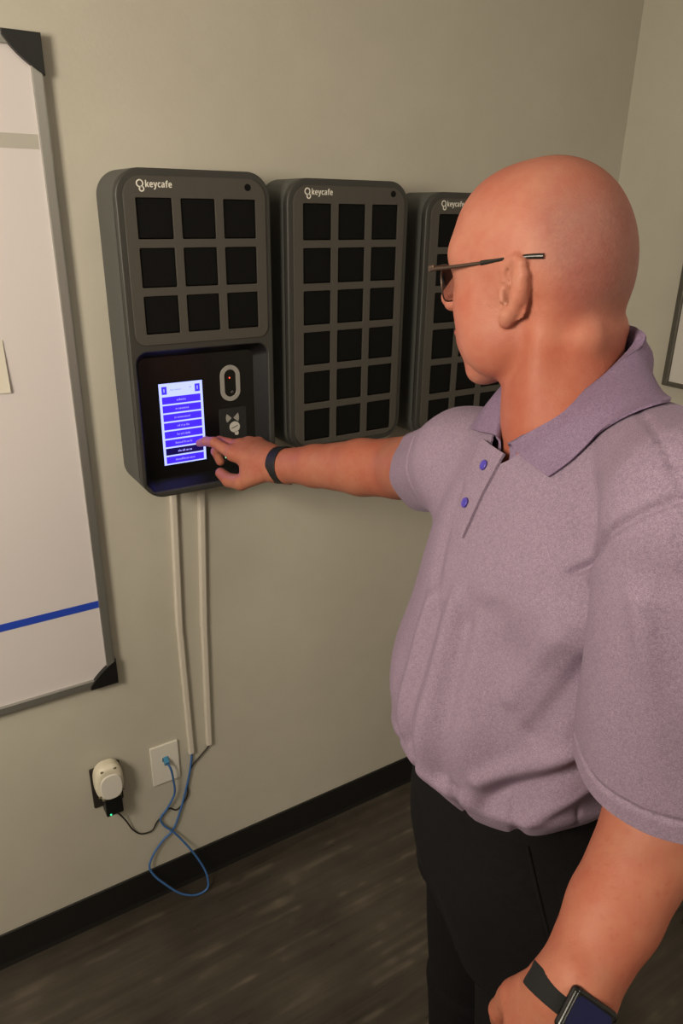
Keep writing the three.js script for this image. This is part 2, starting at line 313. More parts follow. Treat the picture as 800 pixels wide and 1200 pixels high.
// ------------------------------------------------------------------ raceways, outlets, cables
function raceway(label, pts) {
  const g = thing('cable_raceway', label, 'cable cover', [pts[0][0], 0, 0]);
  for (let i = 0; i < pts.length - 1; i++) {
    const a = V(pts[i][0] - pts[0][0], pts[i][1], 0), b = V(pts[i + 1][0] - pts[0][0], pts[i + 1][1], 0), L = a.distanceTo(b);
    const w = i ? .0148 : .0155, s = new THREE.Shape(); s.moveTo(-w / 2, 0); s.lineTo(-w / 2, .006); s.quadraticCurveTo(-w / 2, .0105, -w / 2 + .004, .0108); s.lineTo(w / 2 - .004, .0108); s.quadraticCurveTo(w / 2, .0105, w / 2, .006); s.lineTo(w / 2, 0); s.closePath();
    const e = boxUV(new THREE.ExtrudeGeometry(s, { depth: L, bevelEnabled: false, curveSegments: 5 }));
    const d = b.clone().sub(a).normalize();
    e.applyMatrix4(new THREE.Matrix4().makeBasis(V(-d.y, d.x, 0), V(0, 0, 1), d).setPosition(a.x, a.y, .0005 + i * .0006));
    part('channel', e, M.raceway || (M.raceway = std(0xc9c1b6, .5, { side: THREE.DoubleSide })), g);
  }
}
raceway('white cable raceway over the blue network cable, bending toward the outlet', [[.4868, 1.158], [.4755, .7905], [.4806, .4256]]);
raceway('straight white cable raceway over the black power cable', [[.5515, 1.158], [.5350, .772], [.5278, .4319]]);
{
  const g = thing('network_outlet', 'white wall plate with a blue network cable plugged in', 'outlet', [.4129, .4208, 0]);
  const pl = roundRect(-.035, -.0572, .035, .0572, .003); pl.holes.push(roundRect(-.006, .006, .008, .019, .001, new THREE.Path()));
  part('plate', extrude(pl, 0.0003, .0062, .0016), M.white, g);
  part('jack', box(.016, .015, .003, .001, .0125, .0022), M.door, g);
}
{
  const g = thing('power_outlet', 'dark wall plate behind the white plug-in device', 'outlet', [.2695, .4225, 0]);
  const pl = roundRect(-.035, -.0572, .035, .0572, .004);
  part('plate', extrude(pl, .0003, .0062, .0018), std(0x2b2622, .5), g);
  for (const y of [.02, -.02]) { const s = part('socket', extrude(roundRect(-.017, y - .014, .017, y + .014, .008), .0055, .0078, .0006), std(0x1d1a18, .5), g); for (const x of [-.006, .006]) part('slot', box(.0022, .008, .0006, x, y + .003, .0079), M.door, s); }
}
{
  // white oval plug-in device
  const g = thing('plug_in_device', 'white oval plug-in device on the dark wall outlet', 'plug-in', [.270, .4515, .0085]); g.scale.set(1.24, 1.26, 1.1);
  const el = (a, b) => { const s = new THREE.Shape(); for (let i = 0; i <= 40; i++) { const t = i / 40 * Math.PI * 2, e = 2 / 2.6, x = a * Math.sign(Math.cos(t)) * Math.pow(Math.abs(Math.cos(t)), e), y = b * Math.sign(Math.sin(t)) * Math.pow(Math.abs(Math.sin(t)), e); i ? s.lineTo(x, y) : s.moveTo(x, y); } return s; };
  part('body', extrude(el(.0265, .0385), 0, .036, .011, 10, 5).translate(0, .004, 0), std(0xd6cfbc, .42), g);
  part('face_pad', extrude(el(.0200, .0270), .034, .0385, .002, 10, 3).translate(.001, -.002, 0), std(0xd5d0c9, .45), g);
  const slot = std(0x6d654f, .6);
  for (const x of [-.012, .011]) part('vent', rbox(.006, .004, .003, .001, x, .0345, .0335).rotateZ(0), slot, g);
  for (const [x, y] of [[-.021, -.019], [-.015, -.028], [.021, -.019], [.015, -.028]]) part('vent', rbox(.006, .004, .003, .001, x, y, .0335), slot, g);
}
{
  const g = thing('power_adapter', 'black power adapter with a green light below the white plug-in device', 'adapter', [.2735, .3850, .0085]);
  part('body', rbox(.040, .052, .034, .003, 0, 0, .017), M.blackPlastic, g);
  part('indicator', new THREE.SphereGeometry(.0022, 12, 8).translate(-.0105, -.0205, .0342), new THREE.MeshStandardMaterial({ color: 0x00180a, emissive: 0x35e08c, emissiveIntensity: 1.3 }), g, 'small green light');
  part('strain_relief', cyl(.0035, .0028, .012, 14).translate(.006, -.032, .017), M.blackPlastic, g);
}
function cable(name, label, pts, r, m, plug) {
  const g = thing(name, label, 'cable', pts[0]);
  part('cord', tube(pts.map(p => [p[0] - pts[0][0], p[1] - pts[0][1], p[2] - pts[0][2]]), r, 200, 10), m, g);
  if (plug) plug(g);
}
M.blueCable = std(0x3a66a2, .5); M.blackCable = std(0x1c1714, .5);
cable('network_cable', 'blue network cable looping from raceway to wall plate', [[.4140, .4318, .020], [.4185, .418, .026], [.4236, .3785, .022], [.4255, .325, .014], [.405, .285, .010], [.3862, .2598, .008], [.3925, .235, .009], [.4149, .2046, .014], [.4420, .155, .022], [.4680, .098, .034], [.4830, .045, .046], [.478, .012, .056], [.450, .006, .056], [.410, .027, .050], [.375, .068, .038], [.350, .104, .024], [.3435, .1265, .016], [.3560, .155, .012], [.385, .185, .008], [.4149, .2066, .007], [.440, .262, .007], [.4600, .325, .007], [.4725, .370, .006], [.4806, .415, .005], [.4806, .445, .005]], .0027, M.blueCable,
  g => part('connector', rbox(.0115, .016, .018, .002, 0, 0, 0).rotateX(.5).translate(0, -.0005, -.011), std(0x3d7fa6, .4), g, 'translucent blue plug'));
cable('power_cable', 'thin black cable from the power adapter up to the raceway', [[.2795, .3475, .0255], [.2860, .336, .020], [.3010, .300, .012], [.318, .255, .006], [.337, .232, .0045], [.364, .230, .0045], [.377, .250, .0045], [.392, .262, .005], [.4120, .276, .003], [.4300, .262, .0025], [.4500, .275, .0025], [.4620, .300, .006], [.4640, .325, .005], [.4700, .360, .005], [.4830, .386, .005], [.505, .405, .005], [.5278, .428, .005], [.5278, .445, .005]], .0019, M.blackCable);
//@@PERSON
// ------------------------------------------------------------------ implicit surfaces for the man
const smin = (a, b, k) => { const h = k - Math.abs(a - b); return h <= 0 ? (a < b ? a : b) : (a < b ? a : b) - h * h / (4 * k); };
const smax = (a, b, k) => -smin(-a, -b, k);
function cone(a, b, ra, rb) {   // tapered capsule
  const dx = b[0] - a[0], dy = b[1] - a[1], dz = b[2] - a[2], q = 1 / (dx * dx + dy * dy + dz * dz), [ax, ay, az] = a, dr = rb - ra;
  return (x, y, z) => { x -= ax; y -= ay; z -= az; let t = (x * dx + y * dy + z * dz) * q; t = t < 0 ? 0 : t > 1 ? 1 : t; x -= t * dx; y -= t * dy; z -= t * dz; return Math.sqrt(x * x + y * y + z * z) - ra - t * dr; };
}
function ell(c, r) {
  const [cx, cy, cz] = c, [a, b, d] = r;
  return (x, y, z) => { x -= cx; y -= cy; z -= cz; const p = x / a, q = y / b, s = z / d, k0 = Math.sqrt(p * p + q * q + s * s), u = p / a, v = q / b, w = s / d, k1 = Math.sqrt(u * u + v * v + w * w); return k1 < 1e-9 ? -Math.min(a, b, d) : k0 * (k0 - 1) / k1; };
}
const sub3 = (a, b) => [a[0] - b[0], a[1] - b[1], a[2] - b[2]], dot3 = (a, b) => a[0] * b[0] + a[1] * b[1] + a[2] * b[2], add3 = (a, b, s = 1) => [a[0] + b[0] * s, a[1] + b[1] * s, a[2] + b[2] * s];
const len3 = a => Math.hypot(...a), nrm3 = a => { const l = len3(a); return [a[0] / l, a[1] / l, a[2] / l]; }, crs3 = (a, b) => [a[1] * b[2] - a[2] * b[1], a[2] * b[0] - a[0] * b[2], a[0] * b[1] - a[1] * b[0]], mix3 = (a, b, t) => [a[0] + (b[0] - a[0]) * t, a[1] + (b[1] - a[1]) * t, a[2] + (b[2] - a[2]) * t];
const sstep = (a, b, x) => { x = (x - a) / (b - a); x = x < 0 ? 0 : x > 1 ? 1 : x; return x * x * (3 - 2 * x); };
function meshField(f, mn, mx, h) {   // surface nets on a sparse grid, then projected onto the surface
  const nx = Math.ceil((mx[0] - mn[0]) / h) + 1, ny = Math.ceil((mx[1] - mn[1]) / h) + 1, nz = Math.ceil((mx[2] - mn[2]) / h) + 1, B = 6;
  const val = new Float32Array(nx * ny * nz).fill(1e9), vid = new Int32Array(nx * ny * nz).fill(-1), id = (i, j, k) => (k * ny + j) * nx + i, cells = [];
  for (let k = 0; k < nz - 1; k += B) for (let j = 0; j < ny - 1; j += B) for (let i = 0; i < nx - 1; i += B) {
    if (Math.abs(f(mn[0] + (i + B / 2) * h, mn[1] + (j + B / 2) * h, mn[2] + (k + B / 2) * h)) > B * h * 2.2) continue;
    const I = Math.min(nx - 1, i + B), J = Math.min(ny - 1, j + B), K = Math.min(nz - 1, k + B);
    for (let c = k; c <= K; c++) for (let b = j; b <= J; b++) for (let a = i; a <= I; a++) { const q = id(a, b, c); if (val[q] > 1e8) val[q] = f(mn[0] + a * h, mn[1] + b * h, mn[2] + c * h); }
    cells.push(i, j, k, I, J, K);
  }
  const pos = [], own = [];
  for (let n = 0; n < cells.length; n += 6) for (let k = cells[n + 2]; k < cells[n + 5]; k++) for (let j = cells[n + 1]; j < cells[n + 4]; j++) for (let i = cells[n]; i < cells[n + 3]; i++) {
    const v = [val[id(i, j, k)], val[id(i + 1, j, k)], val[id(i, j + 1, k)], val[id(i + 1, j + 1, k)], val[id(i, j, k + 1)], val[id(i + 1, j, k + 1)], val[id(i, j + 1, k + 1)], val[id(i + 1, j + 1, k + 1)]];
    let m = 0; for (let c = 0; c < 8; c++) if (v[c] < 0) m |= 1 << c;
    if (m === 0 || m === 255) continue;
    let sx = 0, sy = 0, sz = 0, c = 0;
    const E = (a, b) => { if ((v[a] < 0) === (v[b] < 0)) return; const t = v[a] / (v[a] - v[b]); sx += (a & 1) + ((b & 1) - (a & 1)) * t; sy += (a >> 1 & 1) + ((b >> 1 & 1) - (a >> 1 & 1)) * t; sz += (a >> 2) + ((b >> 2) - (a >> 2)) * t; c++; };
    E(0, 1); E(2, 3); E(4, 5); E(6, 7); E(0, 2); E(1, 3); E(4, 6); E(5, 7); E(0, 4); E(1, 5); E(2, 6); E(3, 7);
    vid[id(i, j, k)] = pos.length / 3; own.push(i, j, k); pos.push(mn[0] + (i + sx / c) * h, mn[1] + (j + sy / c) * h, mn[2] + (k + sz / c) * h);
  }
  const idx = [];
  const quad = (a, b, c, d, flip) => { if (a < 0 || b < 0 || c < 0 || d < 0) return; flip ? idx.push(a, b, c, a, c, d) : idx.push(a, c, b, a, d, c); };
  for (let n = 0; n < own.length; n += 3) {
    const i = own[n], j = own[n + 1], k = own[n + 2], s = val[id(i, j, k)] < 0;
    if (j > 0 && k > 0 && s !== (val[id(i + 1, j, k)] < 0)) quad(vid[id(i, j, k)], vid[id(i, j - 1, k)], vid[id(i, j - 1, k - 1)], vid[id(i, j, k - 1)], s);
    if (i > 0 && k > 0 && s !== (val[id(i, j + 1, k)] < 0)) quad(vid[id(i, j, k)], vid[id(i, j, k - 1)], vid[id(i - 1, j, k - 1)], vid[id(i - 1, j, k)], s);
    if (i > 0 && j > 0 && s !== (val[id(i, j, k + 1)] < 0)) quad(vid[id(i, j, k)], vid[id(i - 1, j, k)], vid[id(i - 1, j - 1, k)], vid[id(i, j - 1, k)], s);
  }
  const nor = new Float32Array(pos.length), e = h * .35;
  for (let n = 0; n < pos.length; n += 3) {
    let x = pos[n], y = pos[n + 1], z = pos[n + 2], gx, gy, gz;
    for (let it = 0; it < 3; it++) {
      gx = (f(x + e, y, z) - f(x - e, y, z)) / (2 * e); gy = (f(x, y + e, z) - f(x, y - e, z)) / (2 * e); gz = (f(x, y, z + e) - f(x, y, z - e)) / (2 * e);
      if (it === 2) break;
      const g2 = Math.max(.2, gx * gx + gy * gy + gz * gz); let d = f(x, y, z) / g2; const lim = h * .6 / Math.sqrt(g2); d = Math.max(-lim, Math.min(lim, d));
      x -= d * gx; y -= d * gy; z -= d * gz;
    }
    const l = Math.hypot(gx, gy, gz) || 1; pos[n] = x; pos[n + 1] = y; pos[n + 2] = z; nor[n] = gx / l; nor[n + 1] = gy / l; nor[n + 2] = gz / l;
  }
  return { pos, nor: Array.from(nor), idx };
}
function clip(m, fn) {   // keeps the side where fn > 0, cutting triangles cleanly
  const n = m.pos.length / 3, v = new Float32Array(n); for (let i = 0; i < n; i++) { v[i] = fn(m.pos[i * 3], m.pos[i * 3 + 1], m.pos[i * 3 + 2]); if (Math.abs(v[i]) < 1e-7) v[i] = 1e-7; }
  const pos = [], nor = [], map = new Int32Array(n).fill(-1), cut = new Map(), idx = [];
  const keep = i => { if (map[i] < 0) { map[i] = pos.length / 3; pos.push(m.pos[i * 3], m.pos[i * 3 + 1], m.pos[i * 3 + 2]); nor.push(m.nor[i * 3], m.nor[i * 3 + 1], m.nor[i * 3 + 2]); } return map[i]; };
  const edge = (a, b) => { const key = a < b ? a * n + b : b * n + a; if (!cut.has(key)) { const t = v[a] / (v[a] - v[b]); cut.set(key, pos.length / 3); for (let k = 0; k < 3; k++) { pos.push(m.pos[a * 3 + k] + (m.pos[b * 3 + k] - m.pos[a * 3 + k]) * t); nor.push(m.nor[a * 3 + k] + (m.nor[b * 3 + k] - m.nor[a * 3 + k]) * t); } } return cut.get(key); };
  for (let i = 0; i < m.idx.length; i += 3) {
    const t = [m.idx[i], m.idx[i + 1], m.idx[i + 2]], poly = [];
    for (let k = 0; k < 3; k++) { const a = t[k], b = t[(k + 1) % 3]; if (v[a] > 0) poly.push(keep(a)); if ((v[a] > 0) !== (v[b] > 0)) poly.push(edge(a, b)); }
    for (let k = 2; k < poly.length; k++) idx.push(poly[0], poly[k - 1], poly[k]);
  }
  return { pos, nor, idx };
}
function solidify(m, t) {   // gives a clipped sheet a thickness inwards and closed rims
  const n = m.pos.length / 3, pos = m.pos.slice(), nor = m.nor.slice(), idx = m.idx.slice();
  for (let i = 0; i < n * 3; i++) { pos.push(m.pos[i] - m.nor[i] * t); nor.push(-m.nor[i]); }
  const e = new Map();
  for (let i = 0; i < m.idx.length; i += 3) { const a = m.idx[i], b = m.idx[i + 1], c = m.idx[i + 2]; idx.push(a + n, c + n, b + n); for (const [p, q] of [[a, b], [b, c], [c, a]]) { const k = q * n + p; if (e.has(k)) e.delete(k); else e.set(p * n + q, [p, q]); } }
  for (const [p, q] of e.values()) {
    const P = i => [pos[i * 3], pos[i * 3 + 1], pos[i * 3 + 2]], A = P(p), Bq = P(q), C = P(p + n), D = P(q + n), nn = nrm3(add3(crs3(sub3(C, A), sub3(Bq, A)), [0, 1e-12, 0])), o = pos.length / 3;
    for (const X of [A, Bq, D, C]) { pos.push(...X); nor.push(...nn); }
    idx.push(o, o + 2, o + 1, o, o + 3, o + 2);
  }
  return { pos, nor, idx };
}
function joinMeshes(list) { const r = { pos: [], nor: [], idx: [] }; for (const m of list) { const o = r.pos.length / 3; for (const v of m.pos) r.pos.push(v); for (const v of m.nor) r.nor.push(v); for (const v of m.idx) r.idx.push(v + o); } return r; }
function toGeo(m, colour) {   // box-mapped uv in metres, optional colour per vertex
  const key = new Map(), pos = [], nor = [], uv = [], col = [], idx = [];
  for (let i = 0; i < m.idx.length; i += 3) {
    const t = [m.idx[i], m.idx[i + 1], m.idx[i + 2]]; let a = 0, b = 0, c = 0;
    for (const q of t) { a += m.nor[q * 3]; b += m.nor[q * 3 + 1]; c += m.nor[q * 3 + 2]; } a = Math.abs(a); b = Math.abs(b); c = Math.abs(c);
    const ax = a >= b && a >= c ? 0 : b >= c ? 1 : 2;
    for (const q of t) {
      const k = q * 3 + ax; let o = key.get(k);
      if (o === undefined) { o = pos.length / 3; key.set(k, o); const x = m.pos[q * 3], y = m.pos[q * 3 + 1], z = m.pos[q * 3 + 2]; pos.push(x, y, z); nor.push(m.nor[q * 3], m.nor[q * 3 + 1], m.nor[q * 3 + 2]); ax === 0 ? uv.push(z, y) : ax === 1 ? uv.push(x, z) : uv.push(x, y); if (colour) col.push(...colour(x, y, z)); }
      idx.push(o);
    }
  }
  const g = new THREE.BufferGeometry(); g.setAttribute('position', new THREE.Float32BufferAttribute(pos, 3)); g.setAttribute('normal', new THREE.Float32BufferAttribute(nor, 3)); g.setAttribute('uv', new THREE.Float32BufferAttribute(uv, 2));
  if (colour) g.setAttribute('color', new THREE.Float32BufferAttribute(col, 3)); g.setIndex(idx); return g;
}

// ------------------------------------------------------------------ the man: skeleton
const SH_L = [.506, 1.462, 1.158], EL_L = [.5970, 1.1960, 1.1520], WR_L = [.4190, 1.0420, 1.1885];
const SH_R = [.606, 1.396, .79], EL_R = [.6892, 1.3002, .5393], WR_R = [.6046, 1.2417, .2715], TIP_R = [.5135, 1.2527, .0925];
const FB = [-.965, 0, -.262], RB = [.262, 0, -.965], SP = [.56, 0, .97];   // torso: forward, right, centre line
const tb = (f, r, y) => [SP[0] + FB[0] * f + RB[0] * r, y, SP[2] + FB[2] * f + RB[2] * r];
const HC = [.5949, 1.641, .8962], HF = [-.2836, -.1736, -.9425], HU = [-.05, .9848, -.1662], HL = [-.957, 0, .288];   // head: centre, forward, up, left
const hd = (x, y, z) => [HC[0] + HL[0] * x + HU[0] * y + HF[0] * z, HC[1] + HL[1] * x + HU[1] * y + HF[1] * z, HC[2] + HL[2] * x + HU[2] * y + HF[2] * z];
const toHead = (x, y, z) => { const p = [x - HC[0], y - HC[1], z - HC[2]]; return [dot3(p, HL), dot3(p, HU), dot3(p, HF)]; };
const NECK = [.592, 1.490, .946];
function sections(tab, e = 2.3) {   // stacked superellipses round the centre line: [y, centre forward, half depth, half width, centre right]
  const n = tab.length;
  return (x, y, z) => {
    const px = x - SP[0], pz = z - SP[2], f = px * FB[0] + pz * FB[2], r = px * RB[0] + pz * RB[2];
    let i = 0; while (i < n - 2 && y > tab[i + 1][0]) i++;
    let t = (y - tab[i][0]) / (tab[i + 1][0] - tab[i][0]); t = Math.max(0, Math.min(1, t));
    const at = k => { const p0 = (tab[i - 1] || tab[i])[k] || 0, p1 = tab[i][k] || 0, p2 = tab[i + 1][k] || 0, p3 = (tab[i + 2] || tab[i + 1])[k] || 0; return .5 * (2 * p1 + (p2 - p0) * t + (2 * p0 - 5 * p1 + 4 * p2 - p3) * t * t + (3 * p1 - p0 - 3 * p2 + p3) * t * t * t); };
    const a = at(2), b = at(3), u = Math.abs(f - at(1)) / a, v = Math.abs(r - at(4)) / b;
    const k = Math.pow(Math.pow(u, e) + Math.pow(v, e), 1 / e), side = (k - 1) * Math.min(a, b) * (1 + .25 * Math.min(1, v / (u + v + 1e-6)));
    return Math.max(side, tab[0][0] - y, y - tab[n - 1][0]);
  };
}
// hands, laid out as joint chains in a frame of their own (x to the fingertips, y out of the back of the hand, z to the thumb)
function handField(o, X, Y, Z, s, fingers) {
  const to = p => add3(add3(add3(o, X, p[0] * s), Y, p[1] * s), Z, p[2] * s);
  const C = (a, b, ra, rb) => cone(to(a), to(b), ra * s, rb * s);
  const palm = [C([-.02, 0, 0], [.02, 0, 0], .027, .026), C([0, 0, .010], [.09, .002, .024], .021, .0145), C([0, 0, 0], [.094, .005, .004], .021, .0145), C([0, 0, -.008], [.088, .003, -.015], .02, .0135), C([0, 0, -.012], [.078, -.002, -.031], .018, .012), C([.012, -.008, .016], [.05, -.02, .030], .017, .016)];
  const chains = fingers.map(ch => ch.slice(0, -1).map((a, i) => C(a.p, ch[i + 1].p, a.r, ch[i + 1].r)));
  const knuckles = fingers.slice(1).map(ch => cone(to(ch[0].p), to(add3(ch[0].p, [.001, .004, 0])), .0098 * s, .0088 * s));
  return (x, y, z) => {
    let d = palm[0](x, y, z); for (let i = 1; i < palm.length; i++) d = smin(d, palm[i](x, y, z), .016 * s);
    for (const k of knuckles) d = smin(d, k(x, y, z), .006 * s);
    let fd = 1e9;
    for (const ch of chains) { let c = 1e9; for (const q of ch) c = smin(c, q(x, y, z), .003 * s); fd = smin(fd, c, .0012); }
    return smin(d, fd, .006 * s);
  };
}
const J = (x, y, z, r) => ({ p: [x, y, z], r });
// right hand: index finger out, the others curled, thumb folded below
const RF = [
  [J(.022, -.014, .026, .0170), J(.058, -.038, .044, .0150), J(.092, -.048, .044, .0132), J(.120, -.047, .038, .0104)],
  [J(.090, .002, .025, .0125), J(.137, .011, .028, .0100), J(.162, .003, .027, .0090), J(.184, -.010, .026, .0075)],
  [J(.094, .005, .004, .0125), J(.145, -.001, .008, .0104), J(.156, -.026, .012, .0096), J(.146, -.044, .014, .0084)],
  [J(.088, .003, -.015, .012), J(.113, -.010, -.016, .0098), J(.108, -.028, -.014, .0088), J(.090, -.031, -.011, .0078)],
  [J(.078, -.002, -.031, .011), J(.097, -.010, -.034, .0086), J(.091, -.025, -.031, .0078), J(.077, -.028, -.027, .0070)]];
const LF = [
  [J(.030, -.012, .026, .0135), J(.062, -.026, .033, .0125), J(.092, -.037, .033, .0110), J(.114, -.047, .029, .0084)],
  [J(.090, .002, .024, .012), J(.128, -.012, .028, .0096), J(.147, -.031, .029, .0086), J(.156, -.051, .028, .0072)],
  [J(.094, .005, .004, .012), J(.136, -.012, .005, .0098), J(.155, -.035, .006, .0088), J(.160, -.058, .006, .0073)],
  [J(.088, .003, -.015, .0115), J(.127, -.015, -.016, .0094), J(.144, -.038, -.015, .0085), J(.146, -.060, -.014, .0071)],
  [J(.078, -.002, -.031, .0105), J(.108, -.016, -.035, .0082), J(.121, -.033, -.035, .0075), J(.123, -.050, -.033, .0064)]];
let RX3, RY3, RZ3, RS;
{ // turn the pointing hand so that its index fingertip meets the screen
  const tip = [.184, -.010, .026], w = sub3(TIP_R, WR_R), tl = len3(tip), wl = len3(w) - .0075; RS = wl / tl;
  const a = nrm3(tip), yh = nrm3(sub3([0, 1, 0], [a[0] * a[1], a[1] * a[1], a[2] * a[1]])), zh = crs3(a, yh);
  const A = nrm3(w); let hint = [-.16, .95, .28]; const hd0 = dot3(hint, A), YH = nrm3(add3(hint, A, -hd0)), ZH = crs3(YH, A);   // right hand: z = y x x
  const map = v => { const p = dot3(v, a), q = dot3(v, yh), r = dot3(v, zh); return add3(add3([A[0] * p, A[1] * p, A[2] * p], YH, q), ZH, r); };
  RX3 = map([1, 0, 0]); RY3 = map([0, 1, 0]); RZ3 = map([0, 0, 1]);
}
const handR = handField(WR_R, RX3, RY3, RZ3, RS, RF);
const LXd = nrm3([-.20, -.97, -.10]); let LYd = [-.70, .25, .68]; LYd = nrm3(add3(LYd, LXd, -dot3(LYd, LXd))); const LZd = crs3(LXd, LYd);
const handL = handField(WR_L, LXd, LYd, LZd, 1.08, LF);
function armField(S, E, W, r, flatAxis) {   // shoulder, elbow, bulging forearm, wrist
  const m = mix3(E, W, .28), q = mix3(E, W, .66), c = [cone(S, E, r[0], r[1]), cone(E, m, r[1], r[2]), cone(m, q, r[2], r[3]), cone(q, W, r[3], r[4])];
  return (x, y, z) => { let d = c[0](x, y, z); for (let i = 1; i < 4; i++) d = smin(d, c[i](x, y, z), .010); return d; };
}
const armR = armField(SH_R, EL_R, WR_R, [.056, .0490, .0478, .0378, .0300]);
const armL = armField(SH_L, EL_L, WR_L, [.060, .0500, .0485, .0410, .0340]);
// head in its own frame
const headLocal = (() => {
  const S = [];   // [field, blend]
  S.push([ell([0, .012, .005], [.0735, .083, .084]), 0]);
  S.push([ell([0, .022, -.010], [.072, .069, .066]), .03]);
  S.push([ell([0, .022, .040], [.061, .066, .050]), .03]);
  S.push([ell([0, -.018, -.034], [.063, .060, .044]), .03]);
  S.push([ell([0, -.040, .030], [.061, .066, .055]), .03]);
  S.push([ell([0, -.076, .028], [.060, .036, .052]), .03]);
  S.push([ell([.036, -.036, .050], [.033, .034, .033]), .02]); S.push([ell([-.036, -.036, .050], [.033, .034, .033]), .02]);
  S.push([ell([.042, -.070, .038], [.028, .032, .038]), .02]); S.push([ell([-.042, -.070, .038], [.028, .032, .038]), .02]);
  S.push([ell([0, -.102, .078], [.027, .018, .020]), .018]);
  S.push([cone([.046, .020, .066], [.012, .018, .085], .013, .012), .02]); S.push([cone([-.046, .020, .066], [-.012, .018, .085], .013, .012), .02]);
  S.push([ell([0, -.066, .082], [.034, .026, .021]), .02]);
  S.push([cone([0, .012, .088], [0, -.021, .116], .0075, .0120), .012]); S.push([ell([.0125, -.028, .104], [.0095, .0085, .013]), .006]); S.push([ell([-.0125, -.028, .104], [.0095, .0085, .012]), .006]);
  S.push([ell([0, -.059, .098], [.024, .0055, .009]), .005]); S.push([ell([0, -.070, .097], [.021, .0065, .009]), .005]);
  const eyes = [ell([.031, .002, .093], [.018, .011, .014]), ell([-.031, .002, .093], [.018, .011, .014])], ball = [ell([.031, .001, .0745], [.0125, .0125, .0125]), ell([-.031, .001, .0745], [.0125, .0125, .0125])], lid = [ell([.031, .0085, .0755], [.0145, .007, .0135]), ell([-.031, .0085, .0755], [.0145, .007, .0135])];
  const slit = ell([0, -.0645, .109], [.026, .0016, .012]), nost = [ell([.008, -.038, .110], [.004, .005, .006]), ell([-.008, -.038, .110], [.004, .005, .006])];
  const chinCrease = cone([.030, -.092, .074], [.046, -.096, .055], .0032, .0022);
  // ear
  const ear = side => {
    const e1 = nrm3([.30 * side, 0, -.954]), e2 = nrm3([.06 * side, .985, -.16]), n = side > 0 ? crs3(e1, e2) : crs3(e1, e2).map(v => -v), o = [.0725 * side, -.020, .004];
    const ES = .80, P = (a, b, c) => add3(add3(add3(o, e1, a * ES), e2, b * ES), n, c * ES), L = [];
    const out = [[-.004, .012], [-.003, .024], [.004, .0325], [.014, .034], [.0225, .028], [.0265, .015], [.0255, .001], [.021, -.013], [.013, -.024], [.004, -.033]];
    for (let i = 0; i < out.length - 1; i++) L.push([cone(P(out[i][0], out[i][1], .002), P(out[i + 1][0], out[i + 1][1], .002), .0042, .0042), .005]);
    const ant = [[.0180, .018], [.0200, .008], [.0190, -.006], [.0135, -.019]];
    for (let i = 0; i < ant.length - 1; i++) L.push([cone(P(ant[i][0], ant[i][1], .0015), P(ant[i + 1][0], ant[i + 1][1], .0015), .0055, .0055), .007]);
    L.push([cone(P(.003, -.030, .001), P(.0005, -.036, .001), .0085, .0075), .006]);
    L.push([cone(P(-.006, .000, .003), P(-.004, -.010, .004), .0042, .0042), .004]);
    const inv = (x, y, z) => { const p = [x - o[0], y - o[1], z - o[2]]; return [dot3(p, e1) / ES, dot3(p, e2) / ES, dot3(p, n) / ES]; };
    const plate = ell([.010, .000, -.0030], [.0185, .034, .0055]), concha = ell([.0050, -.0060, .002], [.0056, .0110, .0140]), fossa = ell([.0075, .0170, .002], [.0036, .0095, .0120]), root = cone([.004, -.002, -.014], [.004, 0, 0], .017, .014);
    const stem = ell([.004, -.004, -.009], [.015, .026, .010]);
    return (x, y, z) => {
      const q = inv(x, y, z); let d = smin(plate(...q), stem(...q), .006) * ES;
      for (const [f, k] of L) d = smin(d, f(x, y, z), k);
      d = smax(d, -concha(...q) * ES, .0025); d = smax(d, -fossa(...q) * ES, .002); return d;
    };
  };
  const earL = ear(1), earR = ear(-1);
  return (x, y, z) => {
    let d = S[0][0](x, y, z); for (let i = 1; i < S.length; i++) d = smin(d, S[i][0](x, y, z), S[i][1]);
    d = smax(d, -Math.min(eyes[0](x, y, z), eyes[1](x, y, z)), .008);
    d = smin(d, Math.min(ball[0](x, y, z), ball[1](x, y, z)), .001); d = smin(d, Math.min(lid[0](x, y, z), lid[1](x, y, z)), .003);
    d = smax(d, -slit(x, y, z), .002); d = smax(d, -Math.min(nost[0](x, y, z), nost[1](x, y, z)), .002); d = smax(d, -chinCrease(x, y, z), .004);
    const ea = x > 0 ? earL(x, y, z) : earR(x, y, z);
    return smin(d, ea, .0035);
  };
})();
const neckField = (() => {
  const a = hd(0, -.040, -.016), c = [cone(a, NECK, .055, .055), cone(NECK, tb(-.050, .03, 1.38), .056, .072), cone(hd(0, -.076, .010), mix3(NECK, tb(.05, .02, 1.44), .05), .038, .036)];
  const sterno = cone(hd(.052, -.045, -.022), tb(.018, .016, 1.455), .011, .012), roll = cone(hd(.030, -.072, -.054), hd(-.030, -.072, -.054), .016, .016);
  return (x, y, z) => { let d = smin(c[0](x, y, z), c[1](x, y, z), .03); d = smin(d, c[2](x, y, z), .03); d = smin(d, sterno(x, y, z), .02); return smin(d, roll(x, y, z), .015); };
})();
const headF = (x, y, z) => { const q = toHead(x, y, z); const n = neckField(x, y, z); if (Math.abs(q[0]) + Math.abs(q[1]) + Math.abs(q[2]) > .55) return n; return smin(headLocal(q[0], q[1], q[2]), n, .010); };
